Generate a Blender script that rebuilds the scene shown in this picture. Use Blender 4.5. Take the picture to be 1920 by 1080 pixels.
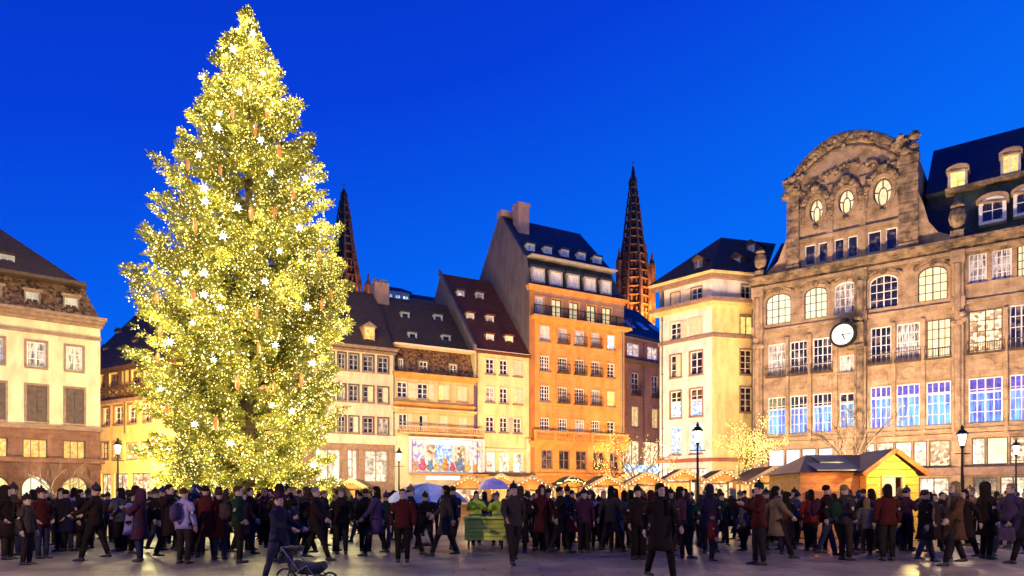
import bpy, math, random
import numpy as np
from mathutils import Vector, Matrix, Euler, Quaternion

for o in list(bpy.data.objects): bpy.data.objects.remove(o)
SC = bpy.context.scene
COL = SC.collection
RND = random.Random(11)
PI = math.pi
rad = math.radians
# ---------------------------------------------------------------- camera
FPX, CX, HY, H0 = 1280.0, 960.0, 930.0, 1.58      # focal length / centre / horizon in photo pixels, eye height in m
cam = bpy.data.cameras.new('camera'); camo = bpy.data.objects.new('camera', cam); COL.objects.link(camo)
cam.sensor_width = 36; cam.lens = 36*FPX/1920; cam.shift_y = (HY-540)/1920
cam.clip_start = .1; cam.clip_end = 3000
camo.location = (0, 0, H0); camo.rotation_euler = (rad(90), 0, 0)
SC.camera = camo
# ---------------------------------------------------------------- dusk sky
W = bpy.data.worlds.new('World'); SC.world = W; W.use_nodes = True
nt = W.node_tree; nt.nodes.clear()
def wn(t, **k):
    n = nt.nodes.new(t)
    for a, v in k.items(): setattr(n, a, v)
    return n
out = wn('ShaderNodeOutputWorld'); bg = wn('ShaderNodeBackground'); tc = wn('ShaderNodeTexCoord')
sep = wn('ShaderNodeSeparateXYZ'); ramp = wn('ShaderNodeValToRGB')
nz = wn('ShaderNodeTexNoise'); nz.inputs['Scale'].default_value = 1.3; nz.inputs['Detail'].default_value = 3
ma = wn('ShaderNodeMath', operation='MULTIPLY_ADD'); ma.inputs[1].default_value = .10
nt.links.new(tc.outputs['Generated'], sep.inputs[0]); nt.links.new(tc.outputs['Generated'], nz.inputs['Vector'])
nt.links.new(nz.outputs['Fac'], ma.inputs[0]); 
mz0 = wn('ShaderNodeMath', operation='MULTIPLY_ADD'); nt.links.new(sep.outputs['X'], mz0.inputs[0]); mz0.inputs[1].default_value = -.26; nt.links.new(sep.outputs['Z'], mz0.inputs[2])
mz = wn('ShaderNodeMath', operation='ADD'); nt.links.new(mz0.outputs[0], mz.inputs[0]); mz.inputs[1].default_value = -.03
nt.links.new(mz.outputs[0], ma.inputs[2]); nt.links.new(ma.outputs[0], ramp.inputs[0])
el = ramp.color_ramp.elements
el[0].position = 0; el[0].color = (.002, .20, 1.0, 1)
el[1].position = .80; el[1].color = (.001, .028, .50, 1)
e = el.new(.30); e.color = (.0008, .145, .92, 1)
e = el.new(.57); e.color = (.001, .050, .71, 1)
nt.links.new(ramp.outputs[0], bg.inputs[0]); bg.inputs[1].default_value = 1.0
sky = wn('ShaderNodeTexSky', sky_type='NISHITA'); sky.sun_disc = False; sky.sun_elevation = rad(-4); sky.sun_rotation = rad(200)
bg2 = wn('ShaderNodeBackground'); bg2.inputs[1].default_value = .05
nt.links.new(sky.outputs[0], bg2.inputs[0])
ad = wn('ShaderNodeAddShader'); nt.links.new(bg.outputs[0], ad.inputs[0]); nt.links.new(bg2.outputs[0], ad.inputs[1])
nt.links.new(ad.outputs[0], out.inputs[0])
SC.view_settings.view_transform = 'Standard'; SC.view_settings.look = 'None'
SC.view_settings.exposure = 0; SC.view_settings.gamma = 1; SC.view_settings.use_curve_mapping = False
SC.render.engine = 'CYCLES'
SC.cycles.use_denoising = True; SC.cycles.max_bounces = 5; SC.cycles.diffuse_bounces = 2; SC.cycles.glossy_bounces = 2
SC.cycles.transparent_max_bounces = 4; SC.cycles.sample_clamp_indirect = 4
SC.cycles.use_light_tree = True

# ---------------------------------------------------------------- materials
MATS = {}
def mat(name, c, rough=.8, c2=None, scale=2.0, detail=4, bump=0.0, bscale=None, metal=0, emit=None, es=0, spec=.3, kind='noise', lo=.35, hi=.65, objcol=False, stretch=None, ashlar=0):
    if name in MATS: return MATS[name]
    m = bpy.data.materials.new(name); m.use_nodes = True; t = m.node_tree; p = t.nodes['Principled BSDF']
    p.inputs['Roughness'].default_value = rough; p.inputs['Metallic'].default_value = metal
    p.inputs['Specular IOR Level'].default_value = spec
    p.inputs['Base Color'].default_value = (*c, 1)
    tcn = t.nodes.new('ShaderNodeTexCoord'); vec = tcn.outputs['Object']
    if stretch:
        mp = t.nodes.new('ShaderNodeMapping'); mp.inputs['Scale'].default_value = stretch
        t.links.new(vec, mp.inputs[0]); vec = mp.outputs[0]
    src = None
    if c2 is not None:
        if kind == 'noise':
            n = t.nodes.new('ShaderNodeTexNoise'); n.inputs['Scale'].default_value = scale; n.inputs['Detail'].default_value = detail; n.inputs['Roughness'].default_value = .65; src = n.outputs['Fac']
        elif kind == 'vor':
            n = t.nodes.new('ShaderNodeTexVoronoi'); n.inputs['Scale'].default_value = scale; src = n.outputs['Color']
        elif kind == 'brick':
            n = t.nodes.new('ShaderNodeTexBrick'); n.inputs['Scale'].default_value = scale; n.inputs['Mortar Size'].default_value = .012
            n.inputs['Color1'].default_value = (0, 0, 0, 1); n.inputs['Color2'].default_value = (.55, .55, .55, 1); n.inputs['Mortar'].default_value = (1, 1, 1, 1)
            n.inputs['Brick Width'].default_value = .6; n.inputs['Row Height'].default_value = .3
            src = n.outputs['Color']
        t.links.new(vec, n.inputs['Vector'])
        r = t.nodes.new('ShaderNodeValToRGB'); r.color_ramp.elements[0].position = lo; r.color_ramp.elements[1].position = hi
        r.color_ramp.elements[0].color = (*c, 1); r.color_ramp.elements[1].color = (*c2, 1)
        t.links.new(src, r.inputs[0])
        if emit is not None and es:
            t.links.new(r.outputs[0], p.inputs['Emission Color']); p.inputs['Base Color'].default_value = (.04, .035, .03, 1)
        else: t.links.new(r.outputs[0], p.inputs['Base Color'])
        if ashlar:
            b2 = t.nodes.new('ShaderNodeTexBrick'); b2.inputs['Scale'].default_value = 1; b2.inputs['Mortar Size'].default_value = .018; b2.inputs['Brick Width'].default_value = ashlar*2; b2.inputs['Row Height'].default_value = ashlar
            b2.inputs['Color1'].default_value = (1, 1, 1, 1); b2.inputs['Color2'].default_value = (.90, .89, .88, 1); b2.inputs['Mortar'].default_value = (.76, .73, .70, 1)
            s1 = t.nodes.new('ShaderNodeSeparateXYZ'); c1 = t.nodes.new('ShaderNodeCombineXYZ'); t.links.new(tcn.outputs['Object'], s1.inputs[0])
            t.links.new(s1.outputs['X'], c1.inputs['X']); t.links.new(s1.outputs['Z'], c1.inputs['Y']); t.links.new(c1.outputs[0], b2.inputs['Vector'])
            m2 = t.nodes.new('ShaderNodeMix'); m2.data_type = 'RGBA'; m2.blend_type = 'MULTIPLY'; m2.inputs[0].default_value = 1
            t.links.new(r.outputs[0], m2.inputs[6]); t.links.new(b2.outputs['Color'], m2.inputs[7]); t.links.new(m2.outputs[2], p.inputs['Base Color'])
    if emit is not None and c2 is None:
        p.inputs['Emission Color'].default_value = (*emit, 1)
    if es: p.inputs['Emission Strength'].default_value = es
    if bump:
        n = t.nodes.new('ShaderNodeTexNoise'); n.inputs['Scale'].default_value = bscale or scale*4; n.inputs['Detail'].default_value = 5
        t.links.new(vec, n.inputs['Vector'])
        bb = t.nodes.new('ShaderNodeBump'); bb.inputs['Strength'].default_value = bump; bb.inputs['Distance'].default_value = .05
        t.links.new(n.outputs['Fac'], bb.inputs['Height']); t.links.new(bb.outputs[0], p.inputs['Normal'])
    if objcol:
        oi = t.nodes.new('ShaderNodeObjectInfo')
        n = t.nodes.new('ShaderNodeTexNoise'); n.inputs['Scale'].default_value = 9; n.inputs['Detail'].default_value = 3
        t.links.new(vec, n.inputs['Vector'])
        mr = t.nodes.new('ShaderNodeMapRange'); mr.inputs['To Min'].default_value = .6; mr.inputs['To Max'].default_value = 1.3
        t.links.new(n.outputs['Fac'], mr.inputs[0])
        vm = t.nodes.new('ShaderNodeVectorMath'); vm.operation = 'SCALE'
        t.links.new(oi.outputs['Color'], vm.inputs[0]); t.links.new(mr.outputs[0], vm.inputs['Scale'])
        t.links.new(vm.outputs[0], p.inputs['Base Color'])
    MATS[name] = m
    return m
def plaster(name, c, k=.60, ashlar=0): return mat(name, (c[0]*k, c[1]*k*.95, c[2]*k*.9), .9, c, 1.1, 8, .15, 12, lo=.28, hi=.56, ashlar=ashlar, stretch=(1, 1, .4))
M = dict(
 cream=plaster('cream_plaster', (.72, .57, .36)), pink=plaster('pink_plaster', (.70, .50, .36)), apricot=plaster('apricot_plaster', (.72, .44, .22)),
 yellow=plaster('yellow_plaster', (.74, .58, .30)), orange=plaster('orange_sandstone', (.74, .33, .09), ashlar=.38), brown_orange=plaster('dark_orange_stone', (.42, .17, .055)),
 white=plaster('white_plaster', (.76, .65, .58)), golden=plaster('golden_plaster', (.72, .55, .22)), rose=plaster('rose_stone', (.42, .24, .18), ashlar=.4),
 ochre=plaster('ochre_plaster', (.74, .54, .22)),
 sand=mat('sandstone', (.17, .105, .06), .85, (.46, .31, .19), 1.2, 8, .4, 9, lo=.3, hi=.62, ashlar=.45),
 sand_dark=mat('weathered_sandstone', (.07, .05, .035), .9, (.33, .22, .13), 1.6, 8, .6, 8, lo=.38, hi=.62),
 vosges=mat('red_brown_sandstone', (.13, .058, .036), .9, (.27, .13, .085), 1.2, 6, .3, 10, ashlar=.34),
 grey_wall=plaster('grey_render', (.15, .115, .12)),
 slate=mat('blue_slate', (.012, .016, .03), .55, (.035, .045, .075), 5, 5, .5, 20, stretch=(1, 1, 3)),
 tile_brown=mat('brown_tiles', (.045, .026, .018), .85, (.13, .075, .052), 4, 5, .6, 18, stretch=(1, 1, 3)),
 tile_red=mat('red_tiles', (.08, .022, .012), .85, (.21, .065, .035), 4, 5, .6, 18, stretch=(1, 1, 3)),
 tile_pattern=mat('patterned_tiles', (.06, .03, .018), .8, (.26, .14, .085), 5.5, 2, .5, 18, kind='vor', lo=.3, hi=.8),
 chimney=plaster('chimney_brick', (.40, .24, .20)),
 wood_dark=mat('dark_timber', (.05, .028, .018), .8, (.12, .065, .04), 6, 4, .3, 20),
 frame_white=mat('white_paint', (.62, .58, .55), .5, (.78, .74, .70), 3),
 frame_dark=mat('dark_window_paint', (.08, .05, .04), .6, (.14, .09, .07), 3),
 frame_brown=mat('brown_window_stone', (.20, .12, .08), .8, (.32, .20, .14), 3),
 shutter_grey=mat('grey_shutter_paint', (.30, .25, .24), .7, (.44, .38, .36), 3),
 shutter_cream=mat('cream_shutter_paint', (.60, .45, .32), .7, (.72, .56, .40), 3),
 shutter_brown=mat('brown_shutter_paint', (.07, .045, .038), .7, (.12, .08, .065), 3),
 glass=mat('dark_glass', (.015, .014, .016), .14, (.20, .15, .11), 1.3, spec=.8, lo=.5, hi=.66),
 curtain=mat('curtained_glass', (.10, .09, .10), .25, (.55, .52, .52), 2.5, 3, spec=.7, stretch=(2.5, 1, .5), lo=.42, hi=.58),
 curtain_white=mat('white_curtained_glass', (.45, .45, .48), .25, (.75, .74, .74), 2.5, 3, spec=.7, stretch=(2.5, 1, .5)),
 iron=mat('black_iron', (.015, .015, .017), .5, (.03, .03, .03), 5, metal=.6),
 iron_brown=mat('brown_iron', (.06, .035, .025), .6, (.10, .06, .04), 5),
 zinc=mat('zinc', (.13, .15, .15), .4, (.22, .24, .24), 3, metal=.7),
 gold=mat('gilding', (.5, .33, .08), .35, metal=.8),
)
def lit(name, c, c2, s, scale=2, kind='noise', stretch=None, lo=.35, hi=.65):
    _lit(name, c, c2, s, scale, kind, stretch, lo, hi); vary(M[name], shelf=name in ('lit_shop',))
def vary(m, shelf=False):      # every window differs: own brightness, own pattern
    t = m.node_tree; p = t.nodes['Principled BSDF']; oi = t.nodes.new('ShaderNodeObjectInfo'); tcn = [n for n in t.nodes if n.type == 'TEX_COORD'][0]
    va = t.nodes.new('ShaderNodeVectorMath'); va.operation = 'ADD'; k = t.nodes.new('ShaderNodeMath'); k.operation = 'MULTIPLY'; k.inputs[1].default_value = 57
    t.links.new(oi.outputs['Random'], k.inputs[0]); t.links.new(k.outputs[0], va.inputs[1])
    for l in list(tcn.outputs['Object'].links): to = l.to_socket; t.links.remove(l); t.links.new(va.outputs[0], to)
    t.links.new(tcn.outputs['Object'], va.inputs[0])
    es = p.inputs['Emission Strength'].default_value
    mr = t.nodes.new('ShaderNodeMapRange'); mr.inputs['To Min'].default_value = es*.78; mr.inputs['To Max'].default_value = es*1.2; t.links.new(oi.outputs['Random'], mr.inputs[0])
    last = mr.outputs[0]
    if shelf:                  # goods and shelves standing before the lit back of the shop or room
        b = t.nodes.new('ShaderNodeTexBrick'); b.inputs['Scale'].default_value = 1; b.inputs['Mortar Size'].default_value = .035; b.inputs['Brick Width'].default_value = .42; b.inputs['Row Height'].default_value = 1.1
        b.inputs['Color1'].default_value = (1, 1, 1, 1); b.inputs['Color2'].default_value = (.35, .35, .35, 1); b.inputs['Mortar'].default_value = (.45, .45, .45, 1)
        s1 = t.nodes.new('ShaderNodeSeparateXYZ'); c1 = t.nodes.new('ShaderNodeCombineXYZ'); t.links.new(va.outputs[0], s1.inputs[0]); t.links.new(s1.outputs['X'], c1.inputs['X']); t.links.new(s1.outputs['Z'], c1.inputs['Y']); t.links.new(c1.outputs[0], b.inputs['Vector'])
        mu = t.nodes.new('ShaderNodeMath'); mu.operation = 'MULTIPLY'; t.links.new(last, mu.inputs[0]); t.links.new(b.outputs['Color'], mu.inputs[1]); last = mu.outputs[0]
    t.links.new(last, p.inputs['Emission Strength'])
def _lit(name, c, c2, s, scale=2, kind='noise', stretch=None, lo=.35, hi=.65):
    M[name] = mat(name, c, .5, c2, scale, 6, emit=c, es=s*1.55, spec=.15, kind=kind, stretch=stretch, lo=lo, hi=hi)
for k_ in ('curtain', 'curtain_white', 'glass'):
    m_ = M[k_]; t = m_.node_tree; oi = t.nodes.new('ShaderNodeObjectInfo'); va = t.nodes.new('ShaderNodeVectorMath'); va.operation = 'MULTIPLY_ADD'; va.inputs[1].default_value = (57, 31, 11); tcn = [n for n in t.nodes if n.type == 'TEX_COORD'][0]; t.links.new(oi.outputs['Random'], va.inputs[0])
    for l in list(tcn.outputs['Object'].links): to = l.to_socket; t.links.remove(l); t.links.new(va.outputs[0], to)
    t.links.new(tcn.outputs['Object'], va.inputs[2])
lit('lit_warm', (.55, .27, .06), (1, .72, .32), .9, 2.5)
lit('lit_orange', (.75, .22, .03), (1, .62, .16), .95, 3.5)
lit('lit_yellow', (.75, .48, .06), (1, .85, .30), .95, 2.5)
lit('lit_cream', (.85, .60, .30), (1, .86, .52), .85, 1.5)
lit('lit_shop', (.45, .22, .07), (1, .90, .66), 1.35, 3.2, lo=.36, hi=.52)
lit('lit_green_white', (.78, .78, .45), (1, 1, .72), .85, 1.5)
lit('lit_white', (.75, .80, .80), (1, 1, .97), .95, 2)
lit('lit_blue', (.05, .08, .75), (.16, .62, 1.0), .85, 1.6, stretch=(2.6, 1, .3), lo=.40, hi=.62)
lit('lit_indigo', (.03, .02, .32), (.12, .10, .85), .8, 3)
lit('lit_display', (.35, .14, .07), (1, .84, .50), .95, 4.2, kind='vor', lo=.2, hi=.75)
lit('lit_pastel', (.20, .20, .45), (1, .70, .50), .9, 2.4, kind='noise', lo=.40, hi=.56)
lit('lit_arcade', (.60, .32, .06), (1, .85, .36), .9, 3.0)
lit('lit_bluewhite', (.10, .30, .65), (.85, .93, 1), .9, 3.4, lo=.42, hi=.56)

# ---------------------------------------------------------------- mesh builder
class MB:
    def __init__(s): s.v = []; s.f = []; s.m = []
    def add(s, vs, fs, mi=0):
        n = len(s.v); s.v += [tuple(v) for v in vs]; s.f += [tuple(i+n for i in f) for f in fs]; s.m += [mi]*len(fs); return s
    def box(s, x0, x1, y0, y1, z0, z1, mi=0):
        return s.add([(x0,y0,z0),(x1,y0,z0),(x1,y1,z0),(x0,y1,z0),(x0,y0,z1),(x1,y0,z1),(x1,y1,z1),(x0,y1,z1)],
              [(0,3,2,1),(4,5,6,7),(0,1,5,4),(1,2,6,5),(2,3,7,6),(3,0,4,7)], mi)
    def obox(s, c, ax, ay, az, mi=0):
        c = Vector(c); ax = Vector(ax); ay = Vector(ay); az = Vector(az)
        vs = [c+sx*ax+sy*ay+sz*az for sz in (-1,1) for sx, sy in ((-1,-1),(1,-1),(1,1),(-1,1))]
        return s.add(vs, [(0,3,2,1),(4,5,6,7),(0,1,5,4),(1,2,6,5),(2,3,7,6),(3,0,4,7)], mi)
    def prism(s, pts, y0, y1, mi=0):            # outline in x,z
        n = len(pts)
        vs = [(x, y0, z) for x, z in pts]+[(x, y1, z) for x, z in pts]
        return s.add(vs, [tuple(range(n)), tuple(range(2*n-1, n-1, -1))]+[(i, i+n, (i+1) % n+n, (i+1) % n) for i in range(n)], mi)
    def prism_x(s, pts, x0, x1, mi=0):          # outline in y,z
        n = len(pts)
        vs = [(x0, y, z) for y, z in pts]+[(x1, y, z) for y, z in pts]
        return s.add(vs, [tuple(range(n)), tuple(range(2*n-1, n-1, -1))]+[(i, i+n, (i+1) % n+n, (i+1) % n) for i in range(n)], mi)
    def ring(s, outer, inner, y0, y1, mi=0):    # frame between two outlines of equal count
        n = len(outer)
        vs = [(x, y0, z) for x, z in outer]+[(x, y0, z) for x, z in inner]+[(x, y1, z) for x, z in outer]+[(x, y1, z) for x, z in inner]
        fs = []
        for i in range(n):
            j = (i+1) % n
            fs += [(i, j, j+n, i+n), (i+n, j+n, j+3*n, i+3*n), (i, i+2*n, j+2*n, j), (i+2*n, i+3*n, j+3*n, j+2*n)]
        return s.add(vs, fs, mi)
    def tube(s, pts, rr, n=6, mi=0, cap=True):
        pts = [Vector(p) for p in pts]
        if not hasattr(rr, '__len__'): rr = [rr]*len(pts)
        base = len(s.v); vs = []; fs = []
        up = Vector((0, 0, 1))
        for i, p in enumerate(pts):
            d = (pts[min(i+1, len(pts)-1)]-pts[max(i-1, 0)])
            if d.length < 1e-9: d = Vector((0, 0, 1))
            d.normalize(); a = d.cross(up if abs(d.z) < .95 else Vector((1, 0, 0))).normalized(); b = a.cross(d)
            r = rr[i]; ra, rb = (r if hasattr(r, '__len__') else (r, r))
            for k in range(n):
                t = 2*PI*k/n; vs.append(p+a*(math.cos(t)*ra)+b*(math.sin(t)*rb))
        for i in range(len(pts)-1):
            for k in range(n):
                k2 = (k+1) % n; fs.append((i*n+k, i*n+k2, (i+1)*n+k2, (i+1)*n+k))
        if cap: fs += [tuple(range(n-1, -1, -1)), tuple(range((len(pts)-1)*n, len(pts)*n))]
        return s.add(vs, fs, mi)
    def lathe(s, prof, n=12, c=(0, 0, 0), mi=0, ry=1.0, ph=0):
        vs = []; fs = []
        for r, z in prof:
            for k in range(n):
                t = 2*PI*k/n+ph; vs.append((c[0]+r*math.cos(t), c[1]+r*math.sin(t)*ry, c[2]+z))
        for i in range(len(prof)-1):
            for k in range(n):
                k2 = (k+1) % n; fs.append((i*n+k, i*n+k2, (i+1)*n+k2, (i+1)*n+k))
        fs += [tuple(range(n-1, -1, -1)), tuple(range((len(prof)-1)*n, len(prof)*n))]
        return s.add(vs, fs, mi)
    def blob(s, c, r, mi=0, sq=(1, 1, 1)):
        c = Vector(c); t = (1+5**.5)/2
        vs = [(-1,t,0),(1,t,0),(-1,-t,0),(1,-t,0),(0,-1,t),(0,1,t),(0,-1,-t),(0,1,-t),(t,0,-1),(t,0,1),(-t,0,-1),(-t,0,1)]
        fs = [(0,11,5),(0,5,1),(0,1,7),(0,7,10),(0,10,11),(1,5,9),(5,11,4),(11,10,2),(10,7,6),(7,1,8),(3,9,4),(3,4,2),(3,2,6),(3,6,8),(3,8,9),(4,9,5),(2,4,11),(6,2,10),(8,6,7),(9,8,1)]
        q = Euler((RND.random()*6, RND.random()*6, 0)).to_matrix()
        out = []
        for v in vs:
            w = q @ (Vector(v)*(r/1.9)); out.append((c.x+w.x*sq[0], c.y+w.y*sq[1], c.z+w.z*sq[2]))
        return s.add(out, fs, mi)
    def mesh(s, name, mats, smooth=False):
        me = bpy.data.meshes.new(name); me.from_pydata([tuple(v) for v in s.v], [], s.f)
        for m in (mats if isinstance(mats, (list, tuple)) else [mats]): me.materials.append(m)
        if any(s.m): me.polygons.foreach_set('material_index', s.m)
        if smooth: me.polygons.foreach_set('use_smooth', [True]*len(s.f))
        me.update(); return me
    def build(s, name, mats, parent=None, loc=None, smooth=False, ml=None):
        o = bpy.data.objects.new(name, s.mesh(name, mats, smooth)); COL.objects.link(o)
        if parent is not None: o.parent = parent
        if loc is not None: o.location = loc
        if ml is not None: o.matrix_local = ml
        return o
def fast_mesh(name, V, Fc, m, nper):
    me = bpy.data.meshes.new(name); nv = len(V); nf = len(Fc)
    me.vertices.add(nv); me.vertices.foreach_set('co', np.asarray(V, np.float32).ravel())
    me.loops.add(nf*nper); me.loops.foreach_set('vertex_index', np.asarray(Fc, np.int32).ravel())
    me.polygons.add(nf); me.polygons.foreach_set('loop_start', np.arange(0, nf*nper, nper, dtype=np.int32))
    me.materials.append(m); me.update(calc_edges=True); return me

def tag(o, label=None, cat=None, group=None, kind=None):
    if label: o['label'] = label
    if cat: o['category'] = cat
    if group: o['group'] = group
    if kind: o['kind'] = kind
    return o
def empty(name, loc=(0, 0, 0), rz=0, label=None, cat=None, group=None):
    o = bpy.data.objects.new(name, None); COL.objects.link(o); o.location = loc; o.rotation_euler = (0, 0, rz)
    o.empty_display_size = .3
    return tag(o, label, cat, group)
def structure(o): o['kind'] = 'structure'; return o
KIDS = {}
def dup(o, parent=None):
    kids = [c for c in COL.objects if c.parent == o] if o.name not in KIDS else KIDS[o.name]
    KIDS[o.name] = kids
    c = o.copy(); COL.objects.link(c)
    if parent is not None: c.parent = parent
    for k in kids: dup(k, c)
    return c
def P(px, D, py=None, z=None):
    return Vector(((px-CX)/FPX*D, D, z if z is not None else H0+(HY-py)*D/FPX))

# ---------------------------------------------------------------- ground
g = MB(); g.add([(-600, -200, 0), (600, -200, 0), (600, 900, 0), (-600, 900, 0)], [(0, 1, 2, 3)])
gm = mat('square_paving', (.15, .105, .08), .38, (.38, .28, .20), .30, 8, .2, 6, spec=.4)
# joints between the big slabs
t = gm.node_tree; p = t.nodes['Principled BSDF']
br = t.nodes.new('ShaderNodeTexBrick'); br.inputs['Scale'].default_value = 1.0; br.inputs['Mortar Size'].default_value = .022
br.inputs['Brick Width'].default_value = 1.2; br.inputs['Row Height'].default_value = .6
br.inputs['Color1'].default_value = (1, 1, 1, 1); br.inputs['Color2'].default_value = (.78, .76, .74, 1); br.inputs['Mortar'].default_value = (.35, .35, .35, 1)
mx = t.nodes.new('ShaderNodeMix'); mx.data_type = 'RGBA'; mx.blend_type = 'MULTIPLY'; mx.inputs[0].default_value = 1
src = p.inputs['Base Color'].links[0].from_socket
tcg = [n for n in t.nodes if n.type == 'TEX_COORD'][0]
t.links.new(tcg.outputs['Object'], br.inputs['Vector'])
t.links.new(src, mx.inputs[6]); t.links.new(br.outputs['Color'], mx.inputs[7]); t.links.new(mx.outputs[2], p.inputs['Base Color'])
rn = t.nodes.new('ShaderNodeTexNoise'); rn.inputs['Scale'].default_value = .5; rn.inputs['Detail'].default_value = 6
t.links.new(tcg.outputs['Object'], rn.inputs['Vector'])
rr_ = t.nodes.new('ShaderNodeMapRange'); rr_.inputs['From Min'].default_value = .35; rr_.inputs['From Max'].default_value = .65
rr_.inputs['To Min'].default_value = .34; rr_.inputs['To Max'].default_value = .52
t.links.new(rn.outputs['Fac'], rr_.inputs[0]); t.links.new(rr_.outputs[0], p.inputs['Roughness'])
structure(g.build('ground', gm))

# ---------------------------------------------------------------- facades
class Fac:
    def __init__(s, px, D, vpx):
        s.o = Vector(((px-CX)/FPX*D, D)); d = Vector((vpx-CX, FPX)).normalized()
        if d.x < 0: d = -d
        s.d = d; s.n = Vector((-d.y, d.x)); s.rz = math.atan2(d.y, d.x)
    def _s(s, px, dy=0):
        # t*k = o + u d + dy n, k=((px-CX)/F,1)
        k = Vector(((px-CX)/FPX, 1)); q = s.o+s.n*dy
        det = k.x*(-s.d.y)+s.d.x*k.y
        t = (q.x*(-s.d.y)+s.d.x*q.y)/det
        return t, (k*t-q).dot(s.d)
    def X(s, px, dy=0): return s._s(px, dy)[1]
    def Z(s, px, py, dy=0): return H0+(HY-py)*s._s(px, dy)[0]/FPX
    def mat(s): return Matrix.Translation((s.o.x, s.o.y, 0)) @ Matrix.Rotation(s.rz, 4, 'Z')

def outline(x0, x1, z0, z1, kind, n=12):
    if kind == 'r': return [(x0, z0), (x1, z0), (x1, z1), (x0, z1)]
    if kind == 'o':
        cx, cz, a, b = (x0+x1)/2, (z0+z1)/2, (x1-x0)/2, (z1-z0)/2
        return [(cx+a*math.cos(t), cz+b*math.sin(t)) for t in [2*PI*i/20-PI/2 for i in range(20)]]
    # arch: kind = ('a', rise)
    rise = kind[1]*(x1-x0)/2 if isinstance(kind, tuple) else (x1-x0)/2
    cx, a = (x0+x1)/2, (x1-x0)/2
    return [(x0, z0), (x1, z0)]+[(cx+a*math.cos(t), z1-rise+rise*math.sin(t)) for t in [PI*i/n for i in range(n+1)]]
def inset(pts, w):
    cx = sum(p[0] for p in pts)/len(pts)
    xs = [p[0] for p in pts]; zs = [p[1] for p in pts]
    x0, x1, z0, z1 = min(xs), max(xs), min(zs), max(zs); cx, cz = (x0+x1)/2, (z0+z1)/2
    fx = 1-2*w/(x1-x0); fz = 1-2*w/(z1-z0)
    return [(cx+(x-cx)*fx, cz+(z-cz)*fz) for x, z in pts]

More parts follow.
